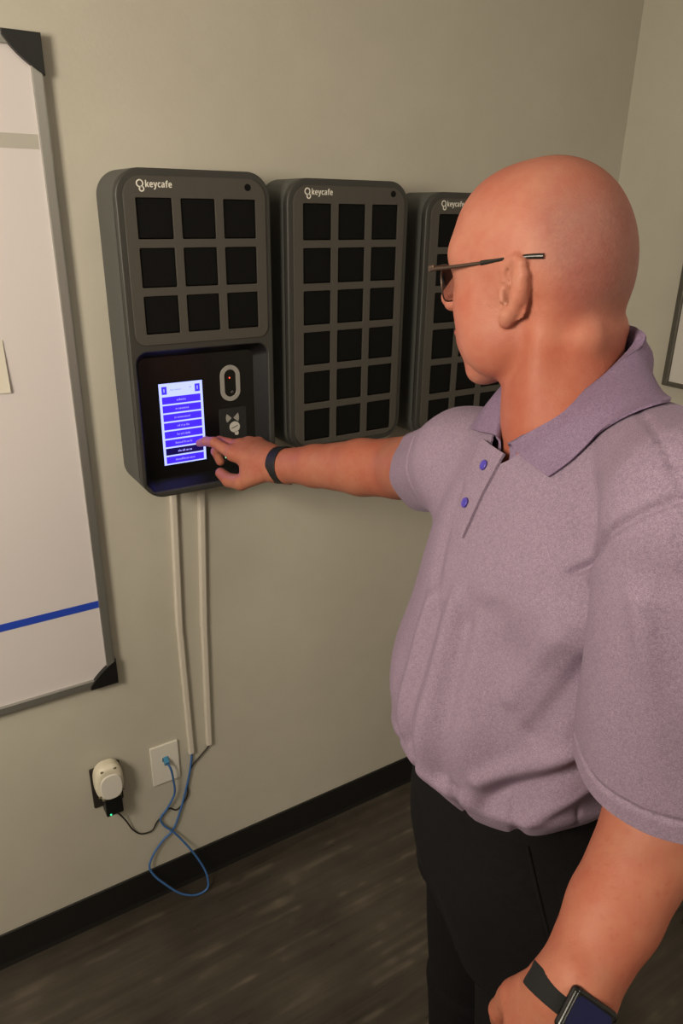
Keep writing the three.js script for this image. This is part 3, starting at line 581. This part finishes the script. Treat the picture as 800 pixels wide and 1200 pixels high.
// body below the clothes
const SHIRT = [[1.040, -.016, .108, .132, .048], [1.062, -.014, .122, .146, .048], [1.095, -.010, .135, .156, .046], [1.15, -.008, .140, .163, .042], [1.22, -.014, .131, .171, .032], [1.30, -.022, .121, .179, .022], [1.37, -.026, .108, .182, .014], [1.42, -.030, .094, .168, .014], [1.455, -.034, .082, .136, .020], [1.485, -.038, .070, .096, .028], [1.515, -.042, .060, .060, .033], [1.55, -.045, .052, .048, .034], [1.58, -.046, .046, .044, .034]];
const coreF = sections([[.84, -.036, .085, .12, .045], [.95, -.032, .088, .125, .045], ...SHIRT.map(r => { const k = r[0] < 1.33 ? .048 : r[0] < 1.4 ? .034 : .022; return [r[0], r[1], r[2] - k, r[3] - k, r[4]]; })]);
const legBones = (s) => { const hip = tb(-.036, .045 + s * .080, .93), kn = tb(-.055, .045 + s * .088, .50), an = tb(-.09, .045 + s * .095, .09); return [hip, kn, an]; };
const legF = s => { const [a, b, c] = legBones(s), f = [cone(a, b, .068, .050), cone(b, mix3(b, c, .3), .050, .050), cone(mix3(b, c, .3), c, .050, .034)]; return (x, y, z) => Math.min(f[0](x, y, z), f[1](x, y, z), f[2](x, y, z)); };
const legFL = legF(-1), legFR = legF(1);
const skinF = (x, y, z) => {
  let d = smin(coreF(x, y, z), neckField(x, y, z), .02);
  d = smin(d, armL(x, y, z), .02); d = smin(d, armR(x, y, z), .02); d = smin(d, handL(x, y, z), .01); d = smin(d, handR(x, y, z), .01);
  d = smin(d, legFL(x, y, z), .03); return smin(d, legFR(x, y, z), .03);
};
const armsL = (x, y, z) => smin(armL(x, y, z), handL(x, y, z), .01), armsR = (x, y, z) => smin(armR(x, y, z), handR(x, y, z), .01);
const along = (o, d) => (x, y, z) => (x - o[0]) * d[0] + (y - o[1]) * d[1] + (z - o[2]) * d[2];
const boxAround = (pts, m) => [[0, 1, 2].map(k => Math.min(...pts.map(p => p[k])) - m), [0, 1, 2].map(k => Math.max(...pts.map(p => p[k])) + m)];
const fwR = nrm3(sub3(WR_R, EL_R)), fwL = nrm3(sub3(WR_L, EL_L));
const person = thing('person', 'bald man in a purple polo shirt pressing the touchscreen', 'person', [SP[0], 0, SP[2]]);
const inPerson = g => g.translate(-SP[0], 0, -SP[2]);
{
  const pieces = [];
  const cutR = along(WR_R, fwR), cutL = along(WR_L, fwL), neckCut = (x, y, z) => y - 1.39;
  pieces.push(clip(meshField((x, y, z) => smin(headF(x, y, z), coreF(x, y, z), .02), [HC[0] - .24, 1.375, HC[2] - .20], [HC[0] + .17, 1.78, HC[2] + .26], .0022), neckCut));
  const bR = boxAround([WR_R, TIP_R, add3(WR_R, RX3, .1), add3(add3(WR_R, RX3, .1), RY3, -.06)], .07), bL = boxAround([WR_L, add3(WR_L, LXd, .2), add3(add3(WR_L, LXd, .15), LYd, -.07)], .07);
  pieces.push(clip(meshField(armsR, bR[0], bR[1], .0019), cutR));
  pieces.push(clip(meshField(armsL, bL[0], bL[1], .0022), cutL));
  const fR = boxAround([mix3(SH_R, EL_R, .25), EL_R, WR_R], .07), fL = boxAround([mix3(SH_L, EL_L, .4), EL_L, WR_L], .07);
  const upR = along(mix3(SH_R, EL_R, .45), nrm3(sub3(EL_R, SH_R))), upL = along(mix3(SH_L, EL_L, .6), nrm3(sub3(EL_L, SH_L)));
  pieces.push(clip(clip(meshField(armsR, fR[0], fR[1], .004), (x, y, z) => -cutR(x, y, z)), upR));
  const foreOnly = (x, y, z) => armsL(x, y, z);
  pieces.push(clip(clip(meshField(foreOnly, fL[0], fL[1], .004), (x, y, z) => -cutL(x, y, z)), upL));
  const rest = clip(meshField(skinF, [.2, .04, .50], [.95, 1.50, 1.32], .013), (x, y, z) => -neckCut(x, y, z));
  const nearR = (x, y, z) => Math.max(-upR(x, y, z), coreF(x, y, z) < .03 ? 1 : -1), onL = (x, y, z) => armsL(x, y, z) > .012 || (x - SH_L[0]) * 0 + upL(x, y, z) < 0;
  let r2 = clip(rest, (x, y, z) => { const a = armR(x, y, z) < .02 && z < .72 ? -upR(x, y, z) : 1; return a; });
  r2 = clip(r2, (x, y, z) => (Math.min(armL(x, y, z), handL(x, y, z)) < .012 && coreF(x, y, z) > .012 ? -upL(x, y, z) : 1));
  pieces.push(r2);
  const skin = (x, y, z) => {
    const q = toHead(x, y, z), n1 = fbm(x * 38, y * 38, z * 38, 3) - .5, n2 = fbm(x * 160 + 9, y * 160, z * 160, 2) - .5, n3 = fbm(x * 14, y * 14 + 4, z * 14, 2) - .5;
    let c = [.375, .136, .092];
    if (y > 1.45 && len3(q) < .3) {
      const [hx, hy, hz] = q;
      const nape = sstep(-.045, -.085, hy - hz * .25) * sstep(.06, 0, hz);                       // sun-reddened neck, with some of its shade darkened in
      const scalp = sstep(-.02, -.055, hz - .2 * hy) * sstep(-.075, -.03, hy + .15 * (hz + .05)) * sstep(.095, .03, hy);   // shaved hair growth, plus shade at the back of the head painted in
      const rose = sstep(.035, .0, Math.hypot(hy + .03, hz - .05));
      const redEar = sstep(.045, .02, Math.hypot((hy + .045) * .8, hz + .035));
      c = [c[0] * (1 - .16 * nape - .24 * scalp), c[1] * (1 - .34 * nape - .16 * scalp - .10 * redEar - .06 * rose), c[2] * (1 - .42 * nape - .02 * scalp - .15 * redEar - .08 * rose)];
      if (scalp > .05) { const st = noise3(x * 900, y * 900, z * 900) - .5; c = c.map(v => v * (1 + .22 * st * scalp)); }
      const eye = Math.min(Math.hypot(hx - .031, hy - .001, hz - .0745), Math.hypot(hx + .031, hy - .001, hz - .0745));
      if (eye < .0131) { const io = Math.min(Math.hypot(hx - .031, hy - .001), Math.hypot(hx + .031, hy - .001)); c = io < .0025 ? [.01, .01, .01] : io < .0055 ? [.06, .09, .12] : [.62, .58, .55]; return c; }
      if (Math.abs(hx) < .026 && hy < -.054 && hy > -.076 && hz > .09) c = [c[0] * .92, c[1] * .72, c[2] * .75];
      const mole = Math.hypot(...sub3([x, y, z], hd(.052, -.083, -.062))); if (mole < .0035) c = c.map(v => v * .45);
    } else { c = [c[0] * .95, c[1] * .88, c[2] * .80]; const fr = fbm(x * 330, y * 330, z * 330, 1); if (fr > .84) c = [c[0] * .93, c[1] * .87, c[2] * .85]; }
    return [c[0] * (1 + .10 * n1 + .07 * n2 + .08 * n3), c[1] * (1 + .46 * n1 + .22 * n2 + .34 * n3), c[2] * (1 + .48 * n1 + .22 * n2 + .36 * n3)];
  };
  const n = 256, a = tileNoise(n, 110, 110, 31), b = tileNoise(n, 40, 40, 32), c2 = tileNoise(n, 14, 14, 33);
  const bump = dataTex(n, (x, y, i) => { const v = 128 + 80 * (a[i] - .5) + 90 * (b[i] - .5) + 50 * (c2[i] - .5); return [v, v, v]; }, .05, false);
  M.skin = new THREE.MeshPhysicalMaterial({ color: 0xffffff, vertexColors: true, roughness: .55, bumpMap: bump, bumpScale: .00035, specularIntensity: .6 });
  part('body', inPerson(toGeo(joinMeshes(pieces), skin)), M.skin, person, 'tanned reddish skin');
}
// ------------------------------------------------------------------ polo shirt
{
  const n = 512, a = tileNoise(n, 256, 256, 41), b = tileNoise(n, 180, 300, 42), c = tileNoise(n, 60, 60, 43), d = tileNoise(n, 420, 420, 44);
  const map = dataTex(n, (x, y, i) => { const s = .45 * a[i] + .35 * b[i] + .2 * d[i], w = Math.max(0, Math.min(1, (s - .34) * 3.1)), k = (c[i] - .5) * 10; return [109 + 37 * w + k, 92 + 35 * w + k, 114 + 31 * w + k]; }, .075);
  const bump = dataTex(n, (x, y, i) => { const v = 128 + 60 * (a[i] - .5) + 50 * (d[i] - .5); return [v, v, v]; }, .15, false);
  M.shirt = new THREE.MeshPhysicalMaterial({ color: 0xffffff, map, bumpMap: bump, bumpScale: .0004, roughness: .85, sheen: .35, sheenRoughness: .5, sheenColor: new THREE.Color(0xb9a8c8) });
  M.collar = new THREE.MeshPhysicalMaterial({ color: 0xe6e0f0, map, bumpMap: bump, bumpScale: .0005, roughness: .85, sheen: .3, sheenRoughness: .5, sheenColor: new THREE.Color(0xb9a8c8) });
}
const fold = (a, b, w, amp) => { const c = cone(a, b, 0, 0); return (x, y, z) => { const d = c(x, y, z) / w; return d > 3 ? 0 : amp * Math.exp(-d * d); }; };
const torsoBase = sections(SHIRT);
const shoulderL = cone(tb(-.066, -.016, 1.488), add3(SH_L, [.006, .024, -.004]), .042, .064), shoulderR = cone(tb(-.042, .088, 1.444), add3(SH_R, [0, .004, 0]), .042, .060);
// folds of the cloth, laid out on the surface: from [turn in degrees, height] to [turn, height], width, rise
const drape = [[-50, 1.28, -52, 1.13, .046, -.020], [-12, 1.31, -13, 1.10, .013, .007], [-23, 1.29, -24, 1.11, .015, -.009], [9, 1.29, 6, 1.12, .012, .006], [0, 1.28, -2, 1.12, .012, -.006], [-88, 1.235, -42, 1.125, .012, .009], [-90, 1.20, -46, 1.095, .013, -.011], [-95, 1.165, -60, 1.085, .011, .007], [-74, 1.31, -62, 1.21, .013, -.008], [-62, 1.33, -50, 1.24, .012, .005], [-105, 1.087, 25, 1.087, .014, .006], [-30, 1.10, -33, 1.050, .007, -.007], [-58, 1.10, -62, 1.050, .008, -.006], [-6, 1.10, -8, 1.050, .007, -.006], [14, 1.10, 13, 1.050, .007, -.005], [-80, 1.39, -22, 1.31, .020, -.005], [-70, 1.36, -30, 1.335, .016, .004], [30, 1.40, 10, 1.31, .014, -.005]].map(q => {
  const R = Math.PI / 180 * .15, ax = q[0] * R, ay = q[1], dx = (q[2] - q[0]) * R, dy = q[3] - q[1], k = 1 / (dx * dx + dy * dy);
  return (u, y) => { const px = u - ax, py = y - ay; let t = (px * dx + py * dy) * k; t = t < 0 ? 0 : t > 1 ? 1 : t; const d = Math.hypot(px - t * dx, py - t * dy) / q[4]; return d > 2.6 ? 0 : q[5] * Math.exp(-d * d); };
});
const torsoF = (x, y, z) => {
  let d = torsoBase(x, y, z); d = smin(d, shoulderL(x, y, z), .035); d = smin(d, shoulderR(x, y, z), .035);
  if (Math.abs(d) < .05) { if (y < 1.43) { const px = x - SP[0], pz = z - SP[2], u = Math.atan2(px * RB[0] + pz * RB[2] - .03, px * FB[0] + pz * FB[2] + .02) * .15; for (const f of drape) d -= f(u, y); } d -= (fbm(x * 16, y * 7, z * 16, 2) - .5) * .010 * sstep(1.42, 1.30, y); }
  return d;
};
const udL = nrm3(sub3(EL_L, SH_L)), udR = nrm3(sub3(EL_R, SH_R)), ulL = len3(sub3(EL_L, SH_L)), ulR = len3(sub3(EL_R, SH_R));
const HEM_L = ulL * .84, HEM_R = ulR * .47;
const sleeveFolds = { L: [fold(add3(SH_L, [-.05, -.03, .05]), add3(SH_L, [-.02, -.20, .09]), .018, .007), fold(add3(SH_L, [-.07, -.04, .01]), add3(SH_L, [-.055, -.19, .05]), .014, .008), fold(add3(SH_L, [.01, -.04, .07]), add3(SH_L, [.05, -.2, .09]), .018, .006)], R: [fold(add3(SH_R, [-.05, .0, -.02]), add3(SH_R, [-.005, -.07, -.15]), .013, .006), fold(add3(SH_R, [-.04, .03, -.03]), add3(SH_R, [.02, -.01, -.16]), .011, .005), fold(add3(SH_R, [-.03, -.05, -.02]), add3(SH_R, [.02, -.10, -.13]), .012, .006)] };
const sleeveL = (() => { const e = add3(SH_L, udL, HEM_L + .03), a = cone(add3(SH_L, [.004, .008, -.002]), add3(e, [-.020, 0, .008]), .070, .100); return (x, y, z) => { let d = a(x, y, z); if (Math.abs(d) < .04) { for (const f of sleeveFolds.L) d -= f(x, y, z); d -= (fbm(x * 14, y * 8, z * 14, 2) - .5) * .010; } return d; }; })();
const sleeveR = (() => { const e = add3(SH_R, udR, HEM_R + .03), a = cone(SH_R, add3(e, [0, -.006, 0]), .064, .060); return (x, y, z) => { let d = a(x, y, z); if (Math.abs(d) < .04) { for (const f of sleeveFolds.R) d -= f(x, y, z); d -= (fbm(x * 18, y * 18, z * 10, 2) - .5) * .008; } return d; }; })();
{
  const ndir = nrm3(sub3(hd(0, -.05, -.03), NECK));
  // neckline: a tilted plane round the neck, dipping to the open placket in front
  const FRONT = tb(.10, -.004, 1.445);
  const neckCut = (x, y, z) => {
    const px = x - SP[0], pz = z - SP[2], f = px * FB[0] + pz * FB[2], r = px * RB[0] + pz * RB[2];
return Math.max(1.510 - .885 * (f + .0244) - y, Math.hypot((f + .0235) / .074, (r - .032) / .058) - 1);
  };
  // one continuous surface, parted into body and sleeves along the sunken armhole seams
  const alongL = along(SH_L, udL), alongR = along(SH_R, udR);
  const seamL = (x, y, z) => { const r = (x - SP[0]) * RB[0] + (z - SP[2]) * RB[2]; return -.707 * (r + .156) - .707 * (y - 1.436); }, seamR = (x, y, z) => alongR(x, y, z) - .035;
  const groove = (g, near) => near > .03 ? 0 : .0046 * Math.exp(-g * g / 1.8e-5) * sstep(.03, .02, near);
  const line = [[.575, 1.530, 1.025], [.567, 1.532, 1.040], [.520, 1.536, 1.091], [.476, 1.538, 1.137], [.462, 1.527, 1.160], [.455, 1.515, 1.174]], seams = [fold(tb(.0, -.122, 1.25), tb(-.012, -.105, 1.05), .004, .0028), ...line.slice(1).map((p, i) => fold(line[i], p, .0036, .0026))];
  const part2 = y => .2 * sstep(1.40, 1.32, y);   // below the armpit the sleeve hangs free of the body
  const detail = (d, a, l, r, x, y, z) => { if (Math.abs(d) < .03) { d += groove(seamL(x, y, z), Math.abs(l - a)); d += groove(seamR(x, y, z), Math.abs(r - a)); for (const q of seams) d += q(x, y, z); } return d; };
  const bodyCloth = (x, y, z) => { const a = torsoF(x, y, z), l = sleeveL(x, y, z), r = sleeveR(x, y, z); return detail(smin(smin(a, l + part2(y), .02), r, .03), a, l, r, x, y, z); };
  const sleeveCloth = (x, y, z) => { const a = torsoF(x, y, z), l = sleeveL(x, y, z); return detail(smin(a + part2(y), l, .02), a, l, 1, x, y, z) + hem(HEM_L - .022 - alongL(x, y, z)); };
  const hem = t => Math.exp(-t * t / 7e-6) * .0022 - sstep(.004, -.004, t) * .0004;
  const isL = (x, y, z) => Math.min(seamL(x, y, z), torsoF(x, y, z) - sleeveL(x, y, z) + .03), isR = (x, y, z) => Math.min(seamR(x, y, z), torsoF(x, y, z) - sleeveR(x, y, z) + .03);
  const cloth = meshField(bodyCloth, [.28, 1.02, .54], [.92, 1.58, 1.32], .0036);
  let t = clip(clip(cloth, (x, y, z) => Math.max(-isL(x, y, z), 1.412 - y)), (x, y, z) => -isR(x, y, z));
  t = clip(t, neckCut); t = clip(t, (x, y, z) => y - 1.047);
  const shirt = part('polo_shirt', inPerson(toGeo(solidify(t, .0022))), M.shirt, person, 'heather purple short sleeved polo shirt');
  const sl = clip(meshField(sleeveCloth, ...boxAround([SH_L, add3(SH_L, udL, HEM_L + .03)], .13), .0036), (x, y, z) => y > 1.375 ? isL(x, y, z) : seamL(x, y, z));
  part('sleeve', inPerson(toGeo(solidify(clip(sl, (x, y, z) => HEM_L - alongL(x, y, z)), .0024))), M.shirt, shirt);
  part('sleeve', inPerson(toGeo(solidify(clip(clip(cloth, isR), (x, y, z) => HEM_R - alongR(x, y, z)), .0024))), M.shirt, shirt);
}
// ------------------------------------------------------------------ trousers
{
  const hips = sections([[.80, -.036, .10, .145, .045], [.88, -.034, .116, .156, .045], [.96, -.030, .116, .152, .045], [1.02, -.022, .112, .146, .046], [1.068, -.016, .110, .140, .047], [1.09, -.016, .110, .140, .047]]);
  const legs = s => { const [a, b, c] = legBones(s), f = [cone(a, b, .088, .068), cone(b, add3(c, [0, -.04, 0]), .074, .068)]; return (x, y, z) => Math.min(f[0](x, y, z), f[1](x, y, z)); };
  const gl = legs(-1), gr = legs(1);
  const tf = (x, y, z) => { let d = smin(smin(gl(x, y, z), gr(x, y, z), .012), hips(x, y, z), .05); d -= (fbm(x * 12, y * 5, z * 12, 2) - .5) * .012 * sstep(1.0, .85, y); return d; };
  let m = meshField(tf, [.30, .02, .68], [.86, 1.09, 1.26], .006);
  m = clip(m, (x, y, z) => 1.070 - y); m = clip(m, (x, y, z) => y - .045);
  const n = 256, a = tileNoise(n, 200, 120, 51), b = tileNoise(n, 20, 20, 52);
  const map = dataTex(n, (x, y, i) => { const v = 17 + 6 * (a[i] - .5) + 4 * (b[i] - .5); return [v + 1, v - 1, v + 1]; }, .08);
  M.trousers = new THREE.MeshPhysicalMaterial({ color: 0xffffff, map, roughness: .95, specularIntensity: .3 });
  const tr = part('trousers', inPerson(toGeo(solidify(m, .002))), M.trousers, person, 'charcoal grey trousers');
  // slanted side pocket edge
  const onT = p => { let q = p.slice(); for (let i = 0; i < 8; i++) { const e = .002, g = [tf(q[0] + e, q[1], q[2]) - tf(q[0] - e, q[1], q[2]), tf(q[0], q[1] + e, q[2]) - tf(q[0], q[1] - e, q[2]), tf(q[0], q[1], q[2] + e) - tf(q[0], q[1], q[2] - e)].map(v => v / (2 * e)); q = add3(q, g, -tf(...q) / Math.max(.2, dot3(g, g))); } return q; };
  const pk = []; for (let i = 0; i <= 10; i++) { const t = i / 10; const q = onT(tb(.045 - .05 * t, -.115 - .01 * t, 1.045 - .16 * t)); pk.push([q[0] - SP[0], q[1], q[2] - SP[2]]); }
  part('pocket_edge', tube(pk, .0022, 30, 8), M.trousers, tr);
  const ms = std(0x14110f, .45);
  for (const s of [-1, 1]) {
    const [, , an] = legBones(s), sf = (() => { const toe = add3(add3(an, FB, .20), [0, -.055, 0]), c = [cone(add3(an, [0, -.045, 0]), toe, .042, .036), cone(add3(an, FB, -.03).map((v, i) => i === 1 ? .045 : v), add3(an, [0, -.03, 0]), .040, .042)]; return (x, y, z) => Math.max(smin(c[0](x, y, z), c[1](x, y, z), .03), .022 - y); })();
    const b = boxAround([an, add3(an, FB, .26), add3(an, FB, -.08)], .06); b[0][1] = 0; b[1][1] = .16;
    const sh = part('shoe', inPerson(toGeo(meshField(sf, b[0], b[1], .005))), ms, person, 'dark leather shoe');
    const so = roundRect(-.085, -.045, .245, .045, .044); part('sole', inPerson(extrude(so, 0, .024, .003).rotateX(-Math.PI / 2).rotateY(Math.atan2(-FB[2], FB[0])).translate(an[0], 0, an[2])), M.blackCap, sh);
  }
}
//@@WEAR
// ------------------------------------------------------------------ collar, placket and buttons
{
  const shirt = person.getObjectByName('polo_shirt');
  const loc = p => [p[0] - SP[0], p[1], p[2] - SP[2]];
  const F = a => tb(-.0244 + .0631 * Math.cos(a), .034 + .0455 * Math.sin(a), 1.5316 - .0556 * Math.cos(a) - .0085 * Math.cos(2 * a));
  const oc = new THREE.CatmullRomCurve3([[.036, -.050, 1.461], [.020, -.057, 1.478], [.005, -.060, 1.494], [-.007, -.060, 1.505], [-.023, -.055, 1.515], [-.045, -.042, 1.524], [-.074, -.022, 1.534], [-.098, .004, 1.541], [-.106, .036, 1.543]].map(p => V(...p)), false, 'centripetal');
  const O = (w, sg) => { const p = oc.getPoint(1 - w); return tb(p.x, sg < 0 ? p.y : .072 - p.y, p.z); };   // w = 1 at the tip, 0 at the nape
  const axis = nrm3(sub3(hd(0, -.05, -.03), NECK)), NS = 90, prof = 16, t = .0022, rows = [];
  for (let i = 0; i <= NS; i++) {
    const s = -1 + 2 * i / NS, w = Math.abs(s), sg = s < 0 ? -1 : 1;   // left front tip, round the back, right front tip
    const af = sg * (14 + (180 - 14) * (1 - w) ) * Math.PI / 180;
    const f = F(af), o = O(w, sg), c = tb(-.0244, .034, f[1]), rad = nrm3(sub3(f, c));
    const base = add3(add3(f, axis, -.034), rad, .003), top = add3(f, axis, .002);
    let lift = 0; { let q = o; for (let k = 0; k < 6; k++) { const d = torsoF(q[0], q[1], q[2]); if (d < .004) { q = add3(q, nrm3([rad[0], .5, rad[2]]), .004 - d); } } o[0] = q[0]; o[1] = q[1]; o[2] = q[2]; }
    const belly = add3(add3(mix3(f, o, .45), rad, .010), axis, .004);
    const curve = new THREE.CatmullRomCurve3([V(...base), V(...add3(mix3(base, f, .7), rad, -.001)), V(...add3(top, rad, .003)), V(...belly), V(...o)], false, 'centripetal');
    rows.push(curve.getPoints(prof).map((v, j) => { let q = v.toArray(); if (j > prof * .45) for (let k = 0; k < 5; k++) { const d = torsoF(...q), want = .0045; if (d < want) { const e = .003, n = nrm3([torsoF(q[0] + e, q[1], q[2]) - torsoF(q[0] - e, q[1], q[2]), torsoF(q[0], q[1] + e, q[2]) - torsoF(q[0], q[1] - e, q[2]), torsoF(q[0], q[1], q[2] + e) - torsoF(q[0], q[1], q[2] - e)]); q = add3(q, n, want - d); } } return q; }));
  }
  const pos = [], idx = [], W = prof + 1;
  for (const r of rows) for (const p of r) pos.push(...loc(p));
  for (let i = 0; i < NS; i++) for (let j = 0; j < prof; j++) { const a = i * W + j, b = a + 1, c = a + W, d = c + 1; idx.push(a, b, d, a, d, c); }
  const g0 = new THREE.BufferGeometry(); g0.setAttribute('position', new THREE.Float32BufferAttribute(pos, 3)); g0.setIndex(idx); g0.computeVertexNormals();
  const m = { pos: Array.from(g0.attributes.position.array), nor: Array.from(g0.attributes.normal.array), idx };
  part('collar', toGeo(solidify(m, t)), M.collar, shirt, 'folded ribbed collar');
  // a point on the shirt's front: [right offset, height, lift]
  const onShirt = (r, y, lift) => { let f = .05; for (let i = 0; i < 40; i++) { const p = tb(f, r, y), d = torsoF(...p); f -= d * .7; if (Math.abs(d) < 1e-5) break; } const p = tb(f, r, y), e = .002, n = nrm3([torsoF(p[0] + e, p[1], p[2]) - torsoF(p[0] - e, p[1], p[2]), torsoF(p[0], p[1] + e, p[2]) - torsoF(p[0], p[1] - e, p[2]), torsoF(p[0], p[1], p[2] + e) - torsoF(p[0], p[1], p[2] - e)]); return { p: add3(p, n, lift), n }; };
  const R0 = .040, strip = { pos: [], nor: [], idx: [] }, NY = 40, NX = 8;
  for (let i = 0; i <= NY; i++) for (let j = 0; j <= NX; j++) { const y = 1.372 + (1.462 - 1.372) * i / NY, u = j / NX, q = onShirt(R0 - .017 + .034 * u + .012 * Math.max(0, (y - 1.40) / .06) * (u - .2), y, .0034 + .004 * Math.pow(u, 3) * sstep(1.40, 1.46, y)); strip.pos.push(...loc(q.p)); strip.nor.push(...q.n); }
  for (let i = 0; i < NY; i++) for (let j = 0; j < NX; j++) { const a = i * (NX + 1) + j, b = a + 1, c = a + NX + 1, d = c + 1; strip.idx.push(a, d, b, a, c, d); }
  { const A = strip.pos, q = (i, k) => A[i * 3 + k], a = strip.idx; const e1 = [0, 1, 2].map(k => q(a[1], k) - q(a[0], k)), e2 = [0, 1, 2].map(k => q(a[2], k) - q(a[0], k)); if (dot3(crs3(e1, e2), strip.nor.slice(0, 3)) < 0) for (let i = 0; i < a.length; i += 3) { const t2 = a[i + 1]; a[i + 1] = a[i + 2]; a[i + 2] = t2; } }
  part('placket', toGeo(solidify(strip, .003)), M.shirt, shirt);
  M.button = std(0x4a3a9c, .35);
  for (const [r, y] of [[R0 + .002, 1.443], [R0 + .004, 1.402]]) {
    const q = onShirt(r, y, .0042), prof2 = [[0, .0006], [.003, .0006], [.0036, .0016], [.0050, .0018], [.0056, .0010], [.0056, -.0006], [0, -.0006]].map(p => new THREE.Vector2(...p));
    const b = part('button', new THREE.LatheGeometry(prof2, 28).rotateX(Math.PI / 2), M.button, shirt, 'purple shirt button'); b.position.set(...loc(q.p)); aim(b, q.n);
    part; for (const [x, yy] of [[-.0011, -.0011], [.0011, -.0011], [-.0011, .0011], [.0011, .0011]]) { const h = new THREE.Mesh(cyl(.0005, .0005, .0006, 8).rotateX(Math.PI / 2).translate(x, yy, .0006), M.tape); h.name = 'thread_hole'; h.castShadow = h.receiveShadow = true; b.add(h); }
  }
}
// ------------------------------------------------------------------ glasses, wristband and watch
{
  const g = thing('eyeglasses', 'metal framed eyeglasses on the face of the bald man', 'glasses', HC);
  g.quaternion.setFromRotationMatrix(new THREE.Matrix4().makeBasis(V(...HL), V(...HU), V(...HF)));
  M.specs = std(0x5a4a42, .35, { metalness: .7 }); M.tipEnd = std(0x1d1a18, .3);
  for (const s of [1, -1]) {
    part('temple', tube([[s * .066, .0095, .0960], [s * .0710, .0092, .090], [s * .0735, .0085, .066], [s * .0750, .0080, .030]], .0018, 30, 10), M.specs, g);
    part('temple_tip', tube([[s * .0750, .0080, .030], [s * .0770, .0085, .006], [s * .0785, .0080, -.010], [s * .0775, .0072, -.024], [s * .0760, .0060, -.036]], .0026, 40, 12), M.tipEnd, g);
    const rim = []; for (let i = 0; i <= 32; i++) { const t = i / 32 * Math.PI * 2, c = Math.cos(t), q = Math.sin(t); rim.push([s * (.0355 + .0265 * Math.sign(c) * Math.pow(Math.abs(c), .75)), -.007 + .0175 * Math.sign(q) * Math.pow(Math.abs(q), .75), .0985 - .012 * Math.pow((.0355 + .0265 * c) / .062, 2)]); }
    part('rim', tube(rim.slice(0, -1), .0009, 80, 8, true), M.specs, g);
    part('brow_bar', tube([[s * .010, .0095, .0990], [s * .035, .0115, .0955], [s * .062, .0105, .0895], [s * .067, .0100, .0935]], .0019, 30, 8), M.specs, g);
    const sh = new THREE.Shape(); rim.forEach((p, i) => i ? sh.lineTo(p[0], p[1]) : sh.moveTo(p[0], p[1]));
    const lg = new THREE.ShapeGeometry(sh, 8), lp = lg.attributes.position; for (let i = 0; i < lp.count; i++) lp.setZ(i, .0985 - .012 * Math.pow(lp.getX(i) / .062, 2));
    lg.computeVertexNormals();
    part('lens', lg, new THREE.MeshPhysicalMaterial({ color: 0xb9b2b4, transmission: 1, thickness: 0, roughness: .03, side: THREE.DoubleSide }), g, 'lightly tinted lens');
    part('nose_pad', new THREE.SphereGeometry(.004, 12, 8).scale(.5, 1, .8).translate(s * .0095, -.006, .0945), std(0xc8c0b8, .3), g);
    part('hinge', rbox(.004, .0065, .0075, .001, s * .0672, .0102, .0935), M.specs, g);
  }
  part('bridge', tube([[-.011, .005, .0985], [0, .008, .1020], [.011, .005, .0985]], .0013, 20, 8), M.specs, g);
}
function band(o, X, Y, Z, ry, rz, w, t, m, name, parent, gap) {   // elastic ring round a limb: x along the limb
  const sh = []; const ring = (ry2, rz2) => { const s = new THREE.Shape(); s.absellipse(0, 0, ry2, rz2, 0, Math.PI * 2); return s; };
  const s = ring(ry + t, rz + t), h = new THREE.Path(); h.absellipse(0, 0, ry, rz, 0, Math.PI * 2); s.holes.push(h);
  const e = extrude(s, -w / 2, w / 2, Math.min(t * .4, .0008), 40, 2);
  e.applyMatrix4(new THREE.Matrix4().makeBasis(V(...Y), V(...Z), V(...X)));
  return part(name, e, m, parent);
}
{
  const o = add3(WR_R, fwR, -.013), X = fwR, Y = nrm3(add3(RY3, X, -dot3(RY3, X))), Z = crs3(X, Y);
  const g = thing('wristband', 'plain black wristband on the outstretched arm', 'wristband', o);
  const gm = std(0x0e0e0f, .6); band(o, X, Y, Z, .0324, .0324, .024, .003, gm, 'strap', g);
  part('clasp', rbox(.006, .016, .022, .002).applyMatrix4(new THREE.Matrix4().makeBasis(V(...Y), V(...Z), V(...X))).translate(...[0, 1, 2].map(k => -Z[k] * 0 - Y[k] * .0355)), gm, g);
}
{
  const o = add3(WR_L, fwL, .006), X = fwL, Y = nrm3(add3(LYd, X, -dot3(LYd, X))), Z = crs3(X, Y);
  const g = thing('wristwatch', 'black smartwatch on the lowered arm', 'watch', o), bm = new THREE.Matrix4().makeBasis(V(...X), V(...Z).negate(), V(...Y));
  band(o, X, Y, Z, .0358, .0358, .022, .003, std(0x080809, .9), 'strap', g);
  const at = Y.map(v => v * .0405);
  const cs = part('case', rbox(.038, .044, .011, .005, 0, 0, 0, 5).applyMatrix4(bm).translate(...at), std(0x0a0a0b, .22), g, 'glossy black case');
  part('display', extrude(roundRect(-.014, -.017, .014, .017, .005), .0052, .0058).applyMatrix4(bm).translate(...at), new THREE.MeshStandardMaterial({ color: 0x050506, roughness: .1, emissive: 0x10184a, emissiveIntensity: .25 }), cs, 'dark blue display');
  part('crown', cyl(.003, .003, .004, 16).rotateZ(Math.PI / 2).translate(.0205, .009, 0).applyMatrix4(bm).translate(...at), std(0x2a2a2c, .3, { metalness: .8 }), cs);
}
renderer.render(scene, camera);
